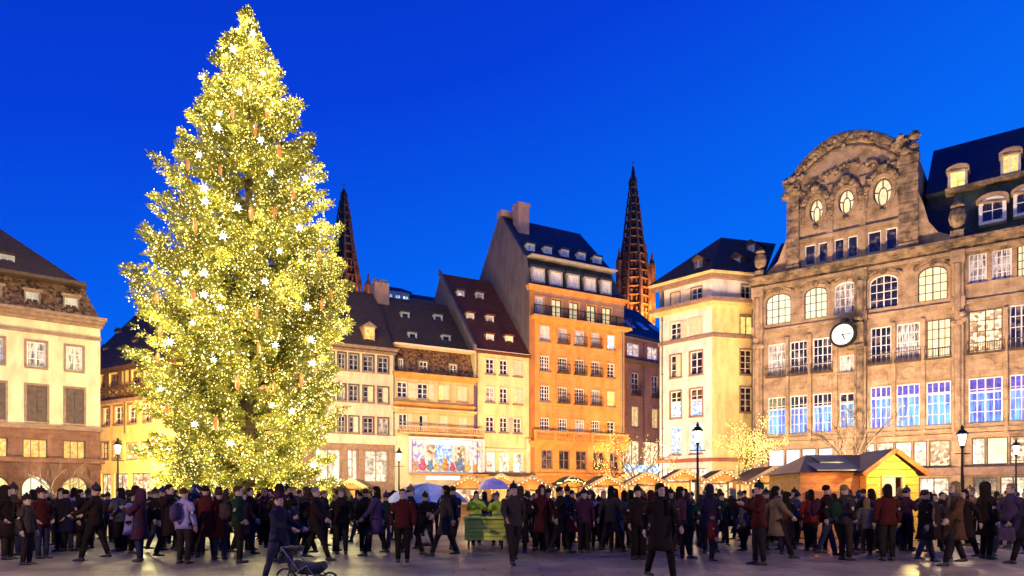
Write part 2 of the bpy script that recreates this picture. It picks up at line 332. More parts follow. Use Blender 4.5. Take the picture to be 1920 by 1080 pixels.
class Bld:
    def __init__(s, name, label, fac, cat='building', root=None):
        s.fac = fac; s.holes = []
        if root is None:
            s.root = empty(name, (fac.o.x, fac.o.y, 0), fac.rz, label, cat); s.ml = Matrix.Identity(4); s.main = fac
        else:
            s.root = root.root; s.main = root.main; s.ml = s.main.mat().inverted() @ fac.mat()
    def X(s, px, dy=0): return s.fac.X(px, dy)
    def Z(s, px, py, dy=0): return s.fac.Z(px, py, dy)
    def part(s, name, mb, m, parent=None, smooth=False):
        if parent is None: return mb.build(name, m, s.root, ml=s.ml, smooth=smooth)
        return mb.build(name, m, parent, smooth=smooth)
    def wall(s, u0, u1, z0, z1, m, name='wall', depth=.32, y=0, parent=None):
        hs = [h for h in s.holes if h[0] >= u0-1e-3 and h[1] <= u1+1e-3 and h[2] >= z0-1e-3 and h[3] <= z1+1e-3]
        us = sorted({u0, u1, *[h[0] for h in hs], *[h[1] for h in hs]}); zs = sorted({z0, z1, *[h[2] for h in hs], *[h[3] for h in hs]})
        mb = MB()
        for i in range(len(us)-1):
            run = None
            for j in range(len(zs)-1):
                cu, cz = (us[i]+us[i+1])/2, (zs[j]+zs[j+1])/2
                inh = any(h[0] < cu < h[1] and h[2] < cz < h[3] for h in hs)
                if not inh:
                    if run is None: run = zs[j]
                if (inh or j == len(zs)-2) and run is not None:
                    ze = zs[j] if inh else zs[j+1]
                    mb.add([(us[i], y, run), (us[i+1], y, run), (us[i+1], y, ze), (us[i], y, ze)], [(0, 1, 2, 3)]); run = None
        for h in hs:
            pts = outline(*h[:5]); n = len(pts)
            vs = [(x, y, z) for x, z in pts]+[(x, y+depth, z) for x, z in pts]
            mb.add(vs, [(i, (i+1) % n, (i+1) % n+n, i+n) for i in range(n)])
            if h[4] != 'r':       # corners between the curved opening and its rectangle
                x0, x1, z0_, z1_ = h[:4]; cx = (x0+x1)/2
                if h[4] == 'o': quads = [((x1, z0_), 1, -1), ((x1, z1_), 1, 1), ((x0, z1_), -1, 1), ((x0, z0_), -1, -1)]
                else: quads = [((x1, z1_), 1, 1), ((x0, z1_), -1, 1)]
                czm = (z0_+z1_)/2
                for cor, sx, sz in quads:
                    sel = [q for q in pts if (q[0]-cx)*sx >= -1e-4 and ((q[1]-czm)*sz >= -1e-4 if h[4] == 'o' else q[1] > z0_+1e-4)]
                    sel.sort(key=lambda q: q[1]*sz)
                    for a, b in zip(sel[:-1], sel[1:]):
                        if h[4] == 'o' or True:
                            mb.add([(a[0], y, a[1]), (b[0], y, b[1]), (cor[0], y, cor[1])], [(0, 1, 2)])
        return s.part(name, mb, m, parent)
    def win(s, x0, x1, z0, z1, kind='r', pane='glass', frame='frame_white', cols=2, rows=3, bar=.05, fw=.08, y=.16, sur=None, surw=.16, sill='frame_brown', shut=None, shutm='shutter_grey', hole=True, label=None, trans=None, rail=None, sy=.05):
        if hole: s.holes.append((x0, x1, z0, z1, kind))
        if frame == 'frame_white' and pane in ('lit_cream', 'lit_green_white', 'lit_display'): frame = 'shutter_brown'
        pts = outline(x0, x1, z0, z1, kind)
        mb = MB(); mb.ring(pts, inset(pts, fw), y-.05, y+.03)
        xs = [x0+(x1-x0)*i/cols for i in range(1, cols)]; zs = [z0+(z1-z0)*i/rows for i in range(1, rows)]
        def top(x):
            if kind == 'r': return z1
            a = (x1-x0)/2; q = max(0, 1-((x-(x0+x1)/2)/a)**2)**.5
            if kind == 'o': return (z0+z1)/2+(z1-z0)/2*q
            r = kind[1]*a if isinstance(kind, tuple) else a; return z1-r+r*q
        for i, x in enumerate(xs):
            b_ = bar*(1.7 if cols % 2 == 0 and i == cols//2-1 else 1)
            zb = z0 if kind != 'o' else z0+z1-top(x)
            mb.box(x-b_/2, x+b_/2, y-.03, y+.02, zb, top(x)-fw/2)
        for z in zs:
            xa, xb = x0, x1
            if kind != 'r':
                a = (x1-x0)/2; cxx = (x0+x1)/2
                if kind == 'o': q = max(0, 1-((z-(z0+z1)/2)/((z1-z0)/2))**2)**.5; xa, xb = cxx-a*q, cxx+a*q
                else:
                    r = kind[1]*a if isinstance(kind, tuple) else a
                    if z > z1-r: q = max(0, 1-((z-z1+r)/r)**2)**.5; xa, xb = cxx-a*q, cxx+a*q
            mb.box(xa+fw/2, xb-fw/2, y-.028, y+.018, z-bar/2, z+bar/2)
        if trans: zt = z0+(z1-z0)*trans; mb.box(x0+fw/2, x1-fw/2, y-.06, y+.02, zt-bar*1.2, zt+bar*1.2)
        w = s.part('window', mb, M[frame])
        if label: w['label'] = label
        pb = MB(); pp = inset(pts, fw*.5)
        if isinstance(pane, tuple):       # lower part lit differently from the transom lights
            zt = z0+(z1-z0)*trans
            pb.box(x0+.02, x1-.02, y+.022, y+.045, z0+.02, zt, 0); pb.box(x0+.02, x1-.02, y+.022, y+.045, zt, z1-.02, 1)
            pb.build('pane', [M[pane[0]], M[pane[1]]], w)
        else:
            pb.prism(pp, y+.022, y+.045); pb.build('pane', M[pane], w)
        if sill: MB().box(x0-.12, x1+.12, -.12, .1, z0-.14, z0-.004).build('sill', M[sill], w)
        if sur:
            op = outline(x0-surw, x1+surw, z0-.004, z1+surw, kind) if kind != 'o' else outline(x0-surw, x1+surw, z0-surw, z1+surw, 'o')
            ip = outline(x0+.003, x1-.003, z0, z1-.003, kind)
            MB().ring(op, ip, -.07, .08).build('surround', M[sur], w)
        if shut:
            wd = (x1-x0)/2
            def leaf(a, b, yy):
                q = MB(); q.box(a, b, yy, yy+.05, z0, z1)
                for k in range(2): q.box(a+.05, b-.05, yy-.02, yy-.001, z0+.08+k*(z1-z0)/2, z0-.08+(k+1)*(z1-z0)/2)
                q.build('shutter', M[shutm], w)
            if shut in ('open', 'left'): leaf(x0-wd-.05, x0-.05, -.075)
            if shut in ('open', 'right'): leaf(x1+.05, x1+wd+.05, -.075)
            if shut == 'closed': leaf(x0+.01, x0+wd-.01, .02); leaf(x0+wd+.01, x1-.01, .02)
            if shut == 'half': leaf(x0+wd+.01, x1-.01, .02)
        if rail:
            q = MB(); zt = z0+rail; q.box(x0-.1, x1+.1, -.42, -.36, zt-.05, zt); q.box(x0-.1, x1+.1, -.42, -.36, z0+.05, z0+.1)
            q.box(x0-.12, x1+.12, -.45, -.01, z0-.13, z0-.005)
            k = int((x1-x0+.2)/.14)
            for i in range(k+1): xx = x0-.1+(x1-x0+.2)*i/k; q.box(xx-.015, xx+.015, -.405, -.375, z0+.1, zt-.05)
            for xx in (x0-.1, x1+.1): q.box(xx-.02, xx+.02, -.37, -.01, zt-.045, zt-.005)
            q.build('balcony_rail', M['iron_brown'], w)
        return w
    def row(s, pxs, ref, **k):      # pxs: pixel pairs ; ref=(px, ytop, ybot)
        z1, z0 = s.Z(ref[0], ref[1]), s.Z(ref[0], ref[2]); ws = []
        per = k.pop('per', {})
        for i, (a, b) in enumerate(pxs):
            kk = dict(k); kk.update(per.get(i, {})); ws.append(s.win(s.X(a), s.X(b), z0, z1, **kk))
        return ws
    def band(s, u0, u1, z0, z1, d, m, name='cornice', y1=.0, steps=1):
        mb = MB(); h = (z1-z0)/steps
        for i in range(steps): mb.box(u0-d*(i+1)/steps*.5, u1+d*(i+1)/steps*.5, -d*(i+1)/steps, y1, z0+i*h, z0+(i+1)*h)
        return s.part(name, mb, m)
    def dormer(s, px0, px1, ref, dy, dep, m='tile_brown', pane='glass', frame='frame_white', cap='gable', cheek=None, capm=None, cols=2, rows=2, arch=False):
        x0, x1 = s.X(px0, dy), s.X(px1, dy); z1, z0 = s.Z(ref[0], ref[1], dy), s.Z(ref[0], ref[2], dy)
        mb = MB(); t = .1*(x1-x0)/.9; w = x1-x0; h = z1-z0
        kind = 'a' if arch else 'r'
        if arch: op = outline(x0, x1, z0, z1, ('a', .5)); ip = outline(x0+t, x1-t, z0+t, z1-t, ('a', .5))
        else: op = outline(x0, x1, z0, z1, 'r'); ip = inset(op, t)
        mb.ring(op, ip, dy, dy+dep)
        d = s.part('dormer', mb, M[cheek or frame])
        if cap == 'gable':
            q = MB(); q.prism([(x0-.2*w, z1-.02), ((x0+x1)/2, z1+.42*w), (x1+.2*w, z1-.02)], dy-.12, dy+dep+1.0)
            q.build('dormer_roof', M[capm or m], d)
        elif cap == 'flat':
            q = MB(); q.box(x0-.12*w, x1+.12*w, dy-.15, dy+dep+.6, z1, z1+.1*w+.05); q.build('dormer_roof', M[capm or m], d)
        elif cap == 'arch':
            a = outline(x0-.1*w, x1+.1*w, z1-.30*w, z1+.18*w, ('a', .5)); i_ = outline(x0-.001, x1+.001, z1-.295*w, z1+.02, ('a', .45))
            q = MB(); q.ring(a[1:], i_[1:], dy-.15, dy+dep+1.0); q.build('dormer_roof', M[capm or m], d)
        f = MB(); f.ring(ip, inset(ip, .05), dy+.05, dy+.12)
        for i in range(1, cols): xx = ip[0][0]+(ip[1][0]-ip[0][0])*i/cols; f.box(xx-.025, xx+.025, dy+.06, dy+.11, z0+t, z1-t)
        for i in range(1, rows): zz = z0+t+(h-2*t)*i/rows; f.box(x0+t, x1-t, dy+.062, dy+.108, zz-.02, zz+.02)
        f.build('window_frame', M[frame], d)
        g_ = MB(); g_.prism(inset(ip, .02), dy+.112, dy+.13); g_.build('pane', M[pane], d)
        return d
    def body(s, u0, u1, dep, z0, z1, m, name='side_wall'):
        mb = MB(); v = [(u0, .0, z0), (u1, .0, z0), (u1, dep, z0), (u0, dep, z0)]; w = [(x, y, z1) for x, y, _ in v]
        mb.add(v+w, [(1, 2, 6, 5), (2, 3, 7, 6), (3, 0, 4, 7), (4, 5, 6, 7)])
        return s.part(name, mb, m)
def frustum(mb, x0, x1, y0, y1, z0, ix0, ix1, iy0, iy1, z1, mi=0):
    mb.add([(x0,y0,z0),(x1,y0,z0),(x1,y1,z0),(x0,y1,z0),(x0+ix0,y0+iy0,z1),(x1-ix1,y0+iy0,z1),(x1-ix1,y1-iy1,z1),(x0+ix0,y1-iy1,z1)],
           [(0,3,2,1),(4,5,6,7),(0,1,5,4),(1,2,6,5),(2,3,7,6),(3,0,4,7)], mi)
def gable_roof(b, u0, u1, ze, yr, zr, yb, m, over=.35, th=.22, walls=None, name='roof', y0=-.35):
    sl = (zr-ze)/(yr)
    z_e = ze+sl*y0; sl2 = (zr-ze)/(yb-yr); z_b = ze-sl2*.35
    mb = MB(); mb.prism_x([(y0, z_e), (yr, zr), (yb+.35, z_b), (yb+.35, z_b+th), (yr, zr+th), (y0, z_e+th)], u0-over, u1+over)
    r = b.part(name, mb, m)
    if walls is not None:
        for nm, x in (('gable_wall', u0), ('gable_wall', u1)):
            q = MB(); q.prism_x([(.05, ze), (yb, ze), (yr, zr-.02)], x-.01 if x == u0 else x-.25, x+.25 if x == u0 else x+.01); b.part(nm, q, walls)
    return r
def pole_light(name, loc, power, color, radius=.15, parent=None, spot=None, target=None, blend=.6):
    L = bpy.data.lights.new(name, 'SPOT' if spot else 'POINT'); L.energy = power; L.color = color; L.shadow_soft_size = radius
    if spot: L.spot_size = rad(spot); L.spot_blend = blend
    o = bpy.data.objects.new(name, L); COL.objects.link(o); o.location = loc
    if target is not None: o.rotation_euler = (Vector(target)-Vector(loc)).to_track_quat('-Z', 'Y').to_euler()
    if parent is not None: o.parent = parent; 
    return o
# ================================================================ A: left building with arcades
def roof_dy(b, px, py, ze, sl, hi=9):
    lo_, hi_ = -.5, hi
    for _ in range(30):
        m_ = (lo_+hi_)/2
        if b.Z(px, py, m_) > ze+sl*m_: lo_ = m_
        else: hi_ = m_
    return lo_
A = Bld('corner_building', 'cream corner building with red sandstone arcades and brown mansard roof at the left edge', Fac(188, 48, 2500))
u0, u1 = A.X(-260), 0
zl, zs_, zt = A.Z(188, 869), A.Z(188, 807), A.Z(188, 614)
pw = [(-36, 9), (47, 88), (121, 157)]
A.row([(-30, 7), (50, 86), (124, 155)], (140, 650, 695), pane='curtain', sur='frame_brown', surw=.14, rows=3, sill='frame_brown')
A.row([(-34, 10), (50, 88), (123, 157)], (140, 729, 794), pane='glass', frame='frame_dark', sur='frame_brown', surw=.14, rows=1, cols=1, sill='frame_brown', kind=('a', .25),
      per={i: dict(shut='closed', shutm='shutter_brown', kind='r') for i in range(3)})
A.row([(-40, 14), (42, 89), (118, 160)], (140, 826, 861), pane='lit_orange', frame='frame_dark', cols=3, rows=1, sill=None)
A.row([(-45, 20), (39, 96), (115, 165)], (140, 893, 960), pane='lit_arcade', frame='frame_dark', cols=3, rows=2, kind='a', sill=None, sur='vosges', surw=.3,
      per={1: dict(pane='lit_green_white')})
A.wall(u0, u1, 0, zl, M['vosges'], 'arcade_wall', .5)
A.wall(u0, u1, zl, zs_, M['vosges'], 'mezzanine_wall', .4)
A.wall(u0, u1, zs_, zt, M['cream'], 'wall')
A.band(u0, u1, zl-.05, zl+.28, .45, M['vosges'], 'ledge', -.01)
A.band(u0, u1, zs_-.12, zs_+.14, .25, M['frame_brown'], 'string_course', -.01)
A.band(u0, u1, A.Z(188, 640), A.Z(188, 634), .12, M['frame_brown'], 'moulding', -.01)
A.band(u0, u1, zt-.1, zt+.55, .65, M['frame_brown'], 'cornice', 13, 3)
A.body(u0, u1, 13, 0, zt, M['cream'])
zm0, zm1 = zt+.55, A.Z(165, 540, .9)
mb = MB(); frustum(mb, u0, u1, .05, 13, zm0, 0, .9, .9, .9, zm1); A.part('mansard_roof', mb, M['tile_pattern'])
mb = MB(); frustum(mb, u0-.3, u1-.65, .65, 12.4, zm1+.003, 0, 6.2, 5.9, 5.8, 21.9); A.part('roof', mb, M['tile_brown'])
A.band(u0, u1-.9, zm1-.1, zm1+.12, .05, M['iron_brown'], 'gutter', 1.0)
for a, b_, r in ((-38, 5, (140, 558, 596)), (45, 76, (140, 558, 596)), (118, 149, (140, 557, 598))):
    A.dormer(a, b_, r, .25, .9, cap='flat', pane='curtain_white', cheek='frame_brown', capm='frame_brown', cols=2, rows=3)
A.dormer(-2, 28, (15, 478, 502), 1.9, 1.5, cap='flat', pane='curtain_white', cheek='frame_white')
for k in range(3):     # stone pilaster strips on the arcade
    x = (A.X(100)+A.X(112))/2 if k == 0 else (A.X(26) if k == 1 else u1-.35)
    mb = MB(); mb.box(x-.3, x+.3, -.14, -.002, 0, zl-.06); mb.box(x-.4, x+.4, -.2, -.142, zl-.5, zl-.1); A.part('pilaster', mb, M['vosges'])

# ================================================================ B: half-timbered house
B = Bld('half_timbered_house', 'yellow half-timbered house with steep brown roof between the corner building and the lit fir', Fac(190, 62, -1226))
u0, u1 = B.X(150), B.X(420)
zt = B.Z(190, 692)
B.row([(188, 197), (205, 223), (247, 262), (276, 290)], (214, 700, 724), pane='glass', frame='frame_brown', rows=2, sill=None)
B.row([(194, 207), (215, 231), (241, 257), (270, 284)], (214, 763, 797), pane='glass', frame='frame_white', rows=3, sur='frame_brown', surw=.1)
B.row([(192, 205), (213, 228)], (214, 829, 860), pane='lit_warm', frame='frame_dark', rows=3, sur='frame_brown', surw=.1)
B.row([(234, 258), (262, 288)], (260, 828, 862), pane='lit_warm', frame='frame_brown', rows=2, cols=3, sill=None)
B.row([(190, 208), (214, 240), (246, 285)], (214, 888, 945), pane='lit_display', frame='frame_white', cols=2, rows=1, sill=None)
zb = B.Z(214, 750)
B.wall(u0, u1, 0, zb, M['ochre'])
B.wall(u0, u1, zb, zt, M['ochre'], 'timbered_wall')
B.body(u0, u1, 11, 0, zt, M['ochre'])
zs2 = [B.Z(214, 747), B.Z(214, 727), B.Z(214, 696)]
def beam(b, x0, z0, x1, z1, w=.2, y=-.06):
    a = Vector((x0, y, z0)); c = Vector((x1, y, z1)); d = (c-a).normalized(); nn = Vector((-d.z, 0, d.x))
    mb = MB(); mb.obox((a+c)/2, d*((c-a).length/2), Vector((0, .05, 0)), nn*w/2); return b.part('timber', mb, M['wood_dark'])
for z in zs2: beam(B, u0, z, u1, z, .24, -.062)
vx = [B.X(p) for p in (187, 200, 204, 224, 228, 245, 264, 268, 275, 292, 300, 312, 330)]
for i, x in enumerate(vx): beam(B, x, zs2[0], x, zs2[2], .16, -.066)
for i in range(len(vx)-1):
    if vx[i+1]-vx[i] > .5:
        beam(B, vx[i]+.1, zs2[0]+.1, vx[i+1]-.1, zs2[1]-.1, .13, -.05); beam(B, vx[i]+.1, zs2[1]-.1, vx[i+1]-.1, zs2[0]+.1, .13, -.045)
B.band(u0, u1, zs2[0]-.45, zs2[0]-.15, .25, M['frame_brown'], 'string_course', -.01)
zr = B.Z(240, 578, 7); ze = zt+.1
gable_roof(B, u0, u1, ze, 7, zr, 11, M['tile_brown'], walls=M['ochre'])
sl = (zr-ze)/7
for a, c in ((192, 655), (216, 624), (248, 640)):
    dy = roof_dy(B, a+6, c, ze, sl); B.dormer(a, a+8, (a+4, c-4, c+5), dy-.4, 1.2, cap='gable', pane='curtain', cheek='frame_brown', capm='tile_brown')
mb = MB(); mb.tube([(B.X(236), -.1, zt-.2), (B.X(236), -.1, B.Z(214, 815))], .06); B.part('drainpipe', mb, M['iron_brown'])

# ================================================================ the long row behind: C, D, E, O share one street line
def RF(px): return Fac(px, 65*2300/(3300-px), 3300)
C = Bld('pink_house', 'pale pink four-storey house with dark roof and orange gabled dormer, right behind the lit fir', RF(690))
u0, u1 = C.X(560), C.X(740)-.01
zt = C.Z(740, 661)
xs3 = [(580, 598), (608, 626), (634, 648), (655, 672), (681, 700), (709, 728)]
sh = {2: dict(shut='closed'), 4: dict(shut='half', shutm='shutter_cream')}
C.row(xs3, (664, 664, 694), frame='shutter_grey', pane='glass', sur='frame_dark', surw=.09, rows=3)
C.row(xs3, (664, 722, 752), frame='shutter_grey', pane='glass', sur='frame_dark', surw=.09, rows=3, per={4: dict(shut='half', shutm='shutter_cream'), 5: dict(shut='half', shutm='shutter_cream'), 2: dict(pane='curtain')})
C.row(xs3, (664, 781, 811), frame='shutter_grey', pane='glass', sur='frame_dark', surw=.09, rows=3, per={3: dict(shut='half', shutm='shutter_cream'), 5: dict(pane='curtain')})
C.row([(590, 640), (650, 672), (682, 729)], (664, 842, 905), pane='lit_shop', frame='frame_brown', cols=2, rows=1, sill=None, fw=.14)
zf = C.Z(664, 832)
C.wall(u0, u1, 0, zf, M['frame_brown'], 'shopfront_wall', .5)
C.wall(u0, u1, zf, zt, M['pink'])
C.band(u0, u1, zf, zf+.75, .22, M['pink'], 'fascia', -.005)
C.band(u0, u1, zt-.25, zt+.25, .4, M['frame_brown'], 'cornice', .5, 2)
C.body(u0, u1, 11, 0, zt, M['pink'])
ze, zr = zt+.25, C.Z(720, 558, 6)
gable_roof(C, u0, u1, ze, 6, zr, 11, M['tile_brown'], over=.02, walls=M['pink'])
sl = (zr-ze)/6
dy = roof_dy(C, 692, 641, ze, sl); d_ = C.dormer(682, 703, (692, 612, 641), dy-.1, 2.0, cap='gable', pane='lit_orange', cheek='apricot', capm='frame_brown', cols=1, rows=1)
dy = roof_dy(C, 645, 632, ze, sl); C.dormer(634, 652, (645, 616, 634), dy-.1, 1.6, cap='flat', pane='curtain', cheek='frame_white')
mb = MB(); xa, xb = C.X(699, 6), C.X(726, 6); mb.box(xa, xb, 5.4, 6.8, zr-1.5, C.Z(712, 533, 6)); 
for i in range(4): mb.lathe([(.16, 0), (.13, .5)], 8, (xa+(xb-xa)*(i+.5)/4, 6.1, C.Z(712, 533, 6)))
C.part('chimney', mb, M['chimney'])

D = Bld('apricot_house', 'apricot house with patterned tile mansard above a bright pastel toy shopfront', RF(815))
u0, u1 = D.X(740)+.01, D.X(890)
zt = D.Z(745, 705)
D.row([(745, 764), (783, 803), (823, 842), (857, 876)], (792, 719, 748), pane='glass', sur='apricot', surw=.1, rows=3, per={0: dict(shut='right', shutm='shutter_cream'), 1: dict(shut='open', shutm='shutter_cream'), 2: dict(pane='lit_yellow', shut='half', shutm='shutter_cream'), 3: dict(shut='closed', shutm='shutter_cream')})
D.row([(748, 764), (786, 802), (824, 840), (860, 876)], (794, 778, 808), pane='glass', sur='apricot', surw=.1, rows=2, per={0: dict(shut='open', shutm='shutter_cream'), 1: dict(shut='half', shutm='shutter_cream'), 2: dict(shut='closed', shutm='shutter_cream'), 3: dict(pane='lit_yellow', shut='closed', shutm='shutter_cream')})
zf = D.Z(794, 818)
D.wall(u0, u1, 0, zf, M['cream'], 'shop_wall', .5)
D.wall(u0, u1, zf, zt, M['apricot'])
D.body(u0, u1, 11, 0, zt, M['apricot'])
zq0, zq1 = D.Z(794, 769), D.Z(794, 757)
D.band(u0, u1-.25, zq0+.16, zq1, .35, M['orange'], 'red_cornice', -.01, 2)
D.band(u0, u1-.25, zq0-.3, zq0+.1, .5, M['apricot'], 'pent_ledge', -.01, 2)
D.band(u0, u1, zt-.15, zt+.35, .45, M['orange'], 'cornice', .4, 3)
zm1 = D.Z(745, 649, 1.1)
mb = MB(); mb.prism_x([(.1, zt+.35), (1.1, zm1), (9.9, zm1), (10.9, zt+.35)], u0, u1); D.part('mansard_roof', mb, M['tile_pattern'])
D.band(u0, u1, zm1-.08, zm1+.1, .01, M['shutter_cream'], 'gutter', 1.0)
for a, b_ in ((747, 757), (785, 803), (842, 858)):
    D.dormer(a, b_, (794, 676, 698), .25, .9, cap='flat', pane='glass', cheek='frame_brown', capm='tile_brown')
zr = D.Z(790, 570, 6.4); sl = (zr-zm1)/5.3; zm0 = zm1-1.1*sl; gable_roof(D, u0, u1, zm0, 6.4, zr, 11.2, M['tile_brown'], over=.0, y0=1.0)
mb = MB(); mb.prism_x([(1.2, zm1), (10.6, zm1), (6.4, zr-.05)], u0+.02, u1-.02); D.part('gable_wall', mb, M['tile_brown'])
for a, c in ((760, 591), (822, 596), (774, 629), (837, 634)):
    dy = roof_dy(D, a, c+5, zm0, sl); D.dormer(a-8, a+8, (a, c-6, c+7), dy-.25, 1.2, cap='flat', pane='glass', cheek='frame_white', capm='tile_brown', cols=1, rows=1)
mb = MB(); x0, x1, zz = D.X(745), D.X(902), D.Z(794, 812)     # balcony balustrade over the shop
mb.box(x0, x1, -.62, -.5, zz+.45, zz+.55); mb.box(x0, x1, -.7, -.01, zz-.12, zz)
for i in range(46): xx = x0+.05+(x1-x0-.1)*i/45; mb.lathe([(.03, 0), (.055, .15), (.03, .45)], 6, (xx, -.56, zz))
D.part('balustrade', mb, M['apricot'])
# pastel shopfront box
x0, x1, z1, z0 = D.X(764), D.X(905), D.Z(800, 820), D.Z(800, 889)
mb = MB(); mb.ring(outline(x0, x1, z0, z1, 'r'), inset(outline(x0, x1, z0, z1, 'r'), .22), -.45, -.02)
for p in (795, 848): mb.box(D.X(p)-.08, D.X(p)+.08, -.40, -.05, z0+.2, z1-.2)
mb.box(D.X(872)-.12, D.X(872)+.12, -.42, -.05, z0+.2, z1-.2)
sf = D.part('shopfront', mb, M['frame_white'])
cols_ = ['lit_indigo', 'lit_pastel', 'lit_display', 'lit_bluewhite', 'lit_display', 'lit_pastel']
pp = [765, 773, 795, 815, 848, 872, 904]
for i in range(6): MB().box(D.X(pp[i])+.03, D.X(pp[i+1])-.03, -.12, -.06, z0+.23, z1-.23).build('display_window', M[cols_[i]], sf)
MB().box(D.X(798), D.X(880), -.60, -.47, D.Z(800, 834), D.Z(800, 824)).build('light_box', M['lit_white'], sf)
MB().box(D.X(795), D.X(855), -.95, -.50, D.Z(800, 900), D.Z(800, 892)).build('light_box', M['lit_white'], sf)
MB().box(D.X(764), D.X(905), -1.2, -.46, D.Z(800, 891), D.Z(800, 888)).build('awning', M['orange'], sf)
for i in range(9):     # toys and gifts standing in the window
    px = 776+i*14; mb = MB(); r = RND.uniform(.22, .42); x = D.X(px); zb_ = z0+.25
    mb.blob((x, -.3, zb_+r), r); mb.blob((x, -.3, zb_+r*2.1), r*.62); mb.blob((x-.15, -.3, zb_+r*2.7), r*.25); mb.blob((x+.15, -.3, zb_+r*2.7), r*.25)
    mb.build('toy_figure', mat('toy_colour_%d' % (i % 4), [(.6, .3, .1), (.5, .1, .2), (.15, .25, .5), (.6, .5, .2)][i % 4], .6), sf)
mb = MB(); mb.tube([(D.X(889), -.2, zt-.3), (D.X(889), -.2, zf)], .11); D.part('drainpipe', mb, mat('violet_pipe', (.12, .06, .16), .5))

E = Bld('narrow_yellow_house', 'narrow pale yellow house with steep red tile roof beside the tall grey gable', RF(941))
u0, u1 = E.X(891), E.X(992)-.01
zt = E.Z(940, 662)
ex = [(911, 927), (937, 952), (963, 978)]
E.row(ex, (935, 674, 702), pane='glass', rows=3, sur='shutter_cream', surw=.09, per={2: dict(shut='closed', shutm='shutter_cream')})
E.row(ex, (935, 727, 755), pane='glass', rows=3, sur='shutter_cream', surw=.09, per={0: dict(pane='curtain'), 2: dict(pane='lit_yellow', shut='half', shutm='shutter_cream')})
E.row(ex, (935, 782, 810), pane='glass', rows=3, sur='shutter_cream', surw=.09, per={1: dict(shut='right')})
E.row([(912, 930), (936, 956), (962, 982)], (935, 848, 886), pane='lit_shop', frame='frame_white', cols=1, rows=1, sill=None)
E.wall(u0, u1, 0, zt, M['yellow']); E.body(u0, u1, 14, 0, zt, M['yellow'])
E.band(u0, u1-.15, E.Z(935, 846), E.Z(935, 841), .2, M['shutter_cream'], 'shop_fascia', -.01)
E.band(u0, u1-.15, E.Z(935, 893), E.Z(935, 887), .8, M['iron_brown'], 'awning', -.01)
E.band(u0+.1, u1-.15, zt-.12, zt+.1, .25, M['shutter_cream'], 'eaves_moulding', .3, 2)
ze, zr = zt+.1, E.Z(870, 524, 8)
gable_roof(E, u0, u1, ze, 8, zr, 15, M['tile_red'], over=.02, walls=M['grey_wall'])
sl = (zr-ze)/8
mb = MB(); mb.prism_x([(-.4, ze-.3), (8, zr+.1), (8, zr+.55), (-.4, ze+.35)], u0-.30, u0-.03); E.part('verge_wall', mb, M['grey_wall'])
for (a, c), pn in zip(((864, 552), (900, 556), (882, 594), (919, 599), (919, 634), (955, 637)), ('lit_pastel', 'curtain', 'curtain_white', 'curtain', 'curtain_white', 'lit_yellow')):
    dy = roof_dy(E, a, c+6, ze, sl); E.dormer(a-7, a+7, (a, c-7, c+8), dy-.15, 1.3, cap='flat', pane=pn, cheek='frame_white', capm='tile_red', cols=1, rows=1)
mb = MB(); mb.box(u1-.5, u1-.05, -.35, -.01, 0, E.Z(985, 823)); E.part('pier', mb, M['cream'])

O = Bld('orange_house', 'tall orange sandstone house with balconies, blue slate mansard and bare grey side gable', RF(1080))
u0, u1 = O.X(992)+.01, O.X(1170)
zc = O.Z(1000, 537); zsl = O.Z(998, 593); 
ox = [(1012, 1031), (1046, 1064), (1077, 1096), (1108, 1125), (1138, 1153)]
O.row([(1001, 1019), (1034, 1053), (1067, 1085), (1100, 1117), (1129, 1146)], (1010, 556, 592), pane='lit_cream', frame='frame_white', rows=3, sur='orange', surw=.12, sill=None, per={0: dict(pane='curtain_white')})
O.row(ox, (1022, 611, 639), pane='curtain_white', rows=3, sur='orange', surw=.12, per={1: dict(rail=.8), 2: dict(rail=.8, pane='lit_pastel'), 3: dict(rail=.8), 4: dict(pane='lit_bluewhite')})
O.row(ox, (1020, 667, 695), pane='glass', rows=4, cols=4, frame='frame_white', sur='orange', surw=.12, per={1: dict(rail=.8), 2: dict(rail=.8), 3: dict(rail=.8), 4: dict(cols=2)})
O.row(ox, (1022, 723, 752), pane='glass', rows=4, cols=4, frame='frame_white', sur='orange', surw=.12, per={1: dict(rail=.8), 2: dict(rail=.8), 3: dict(rail=.8, pane='curtain'), 4: dict(pane='lit_yellow', cols=1, rows=1)})
O.row(ox, (1022, 783, 812), pane='glass', rows=4, cols=4, frame='frame_white', sur='orange', surw=.12, per={2: dict(pane='curtain'), 4: dict(cols=2)})
O.row([(1015, 1037), (1048, 1069), (1080, 1101), (1112, 1133), (1143, 1161)], (1026, 843, 880), pane='glass', frame='frame_brown', cols=2, rows=2, sill='orange', fw=.12)
zf = O.Z(1022, 837)
O.wall(u0, u1, 0, zf, M['orange'], 'ground_floor_wall', .7); O.wall(u0, u1, zf, zsl, M['orange']); O.wall(u0, u1, zsl, zc, M['rose'], 'top_floor_wall')
O.body(u0, u1, 12, 0, zc, M['grey_wall'])
O.band(u0, u1, zf-.15, zf+.45, .55, M['orange'], 'ledge', -.01, 3)
O.band(u0, u1, O.Z(1026, 893), O.Z(1026, 887), .35, M['orange'], 'plinth_ledge', -.01)
O.band(u0, u1, zc-.35, zc+.1, .45, M['orange'], 'cornice', .3, 3)
mb = MB()       # long balustrade above the ledge
x0, x1 = u0+.3, u1-.1; zz = zf+.45
mb.box(x0, x1, -.75, -.55, zz, zz+.14); mb.box(x0, x1, -.72, -.58, zz+.85, zz+1.0)
for i in range(60): mb.lathe([(.04, .14), (.075, .35), (.035, .6), (.05, .85)], 6, (x0+.15+(x1-x0-.3)*i/59, -.65, zz))
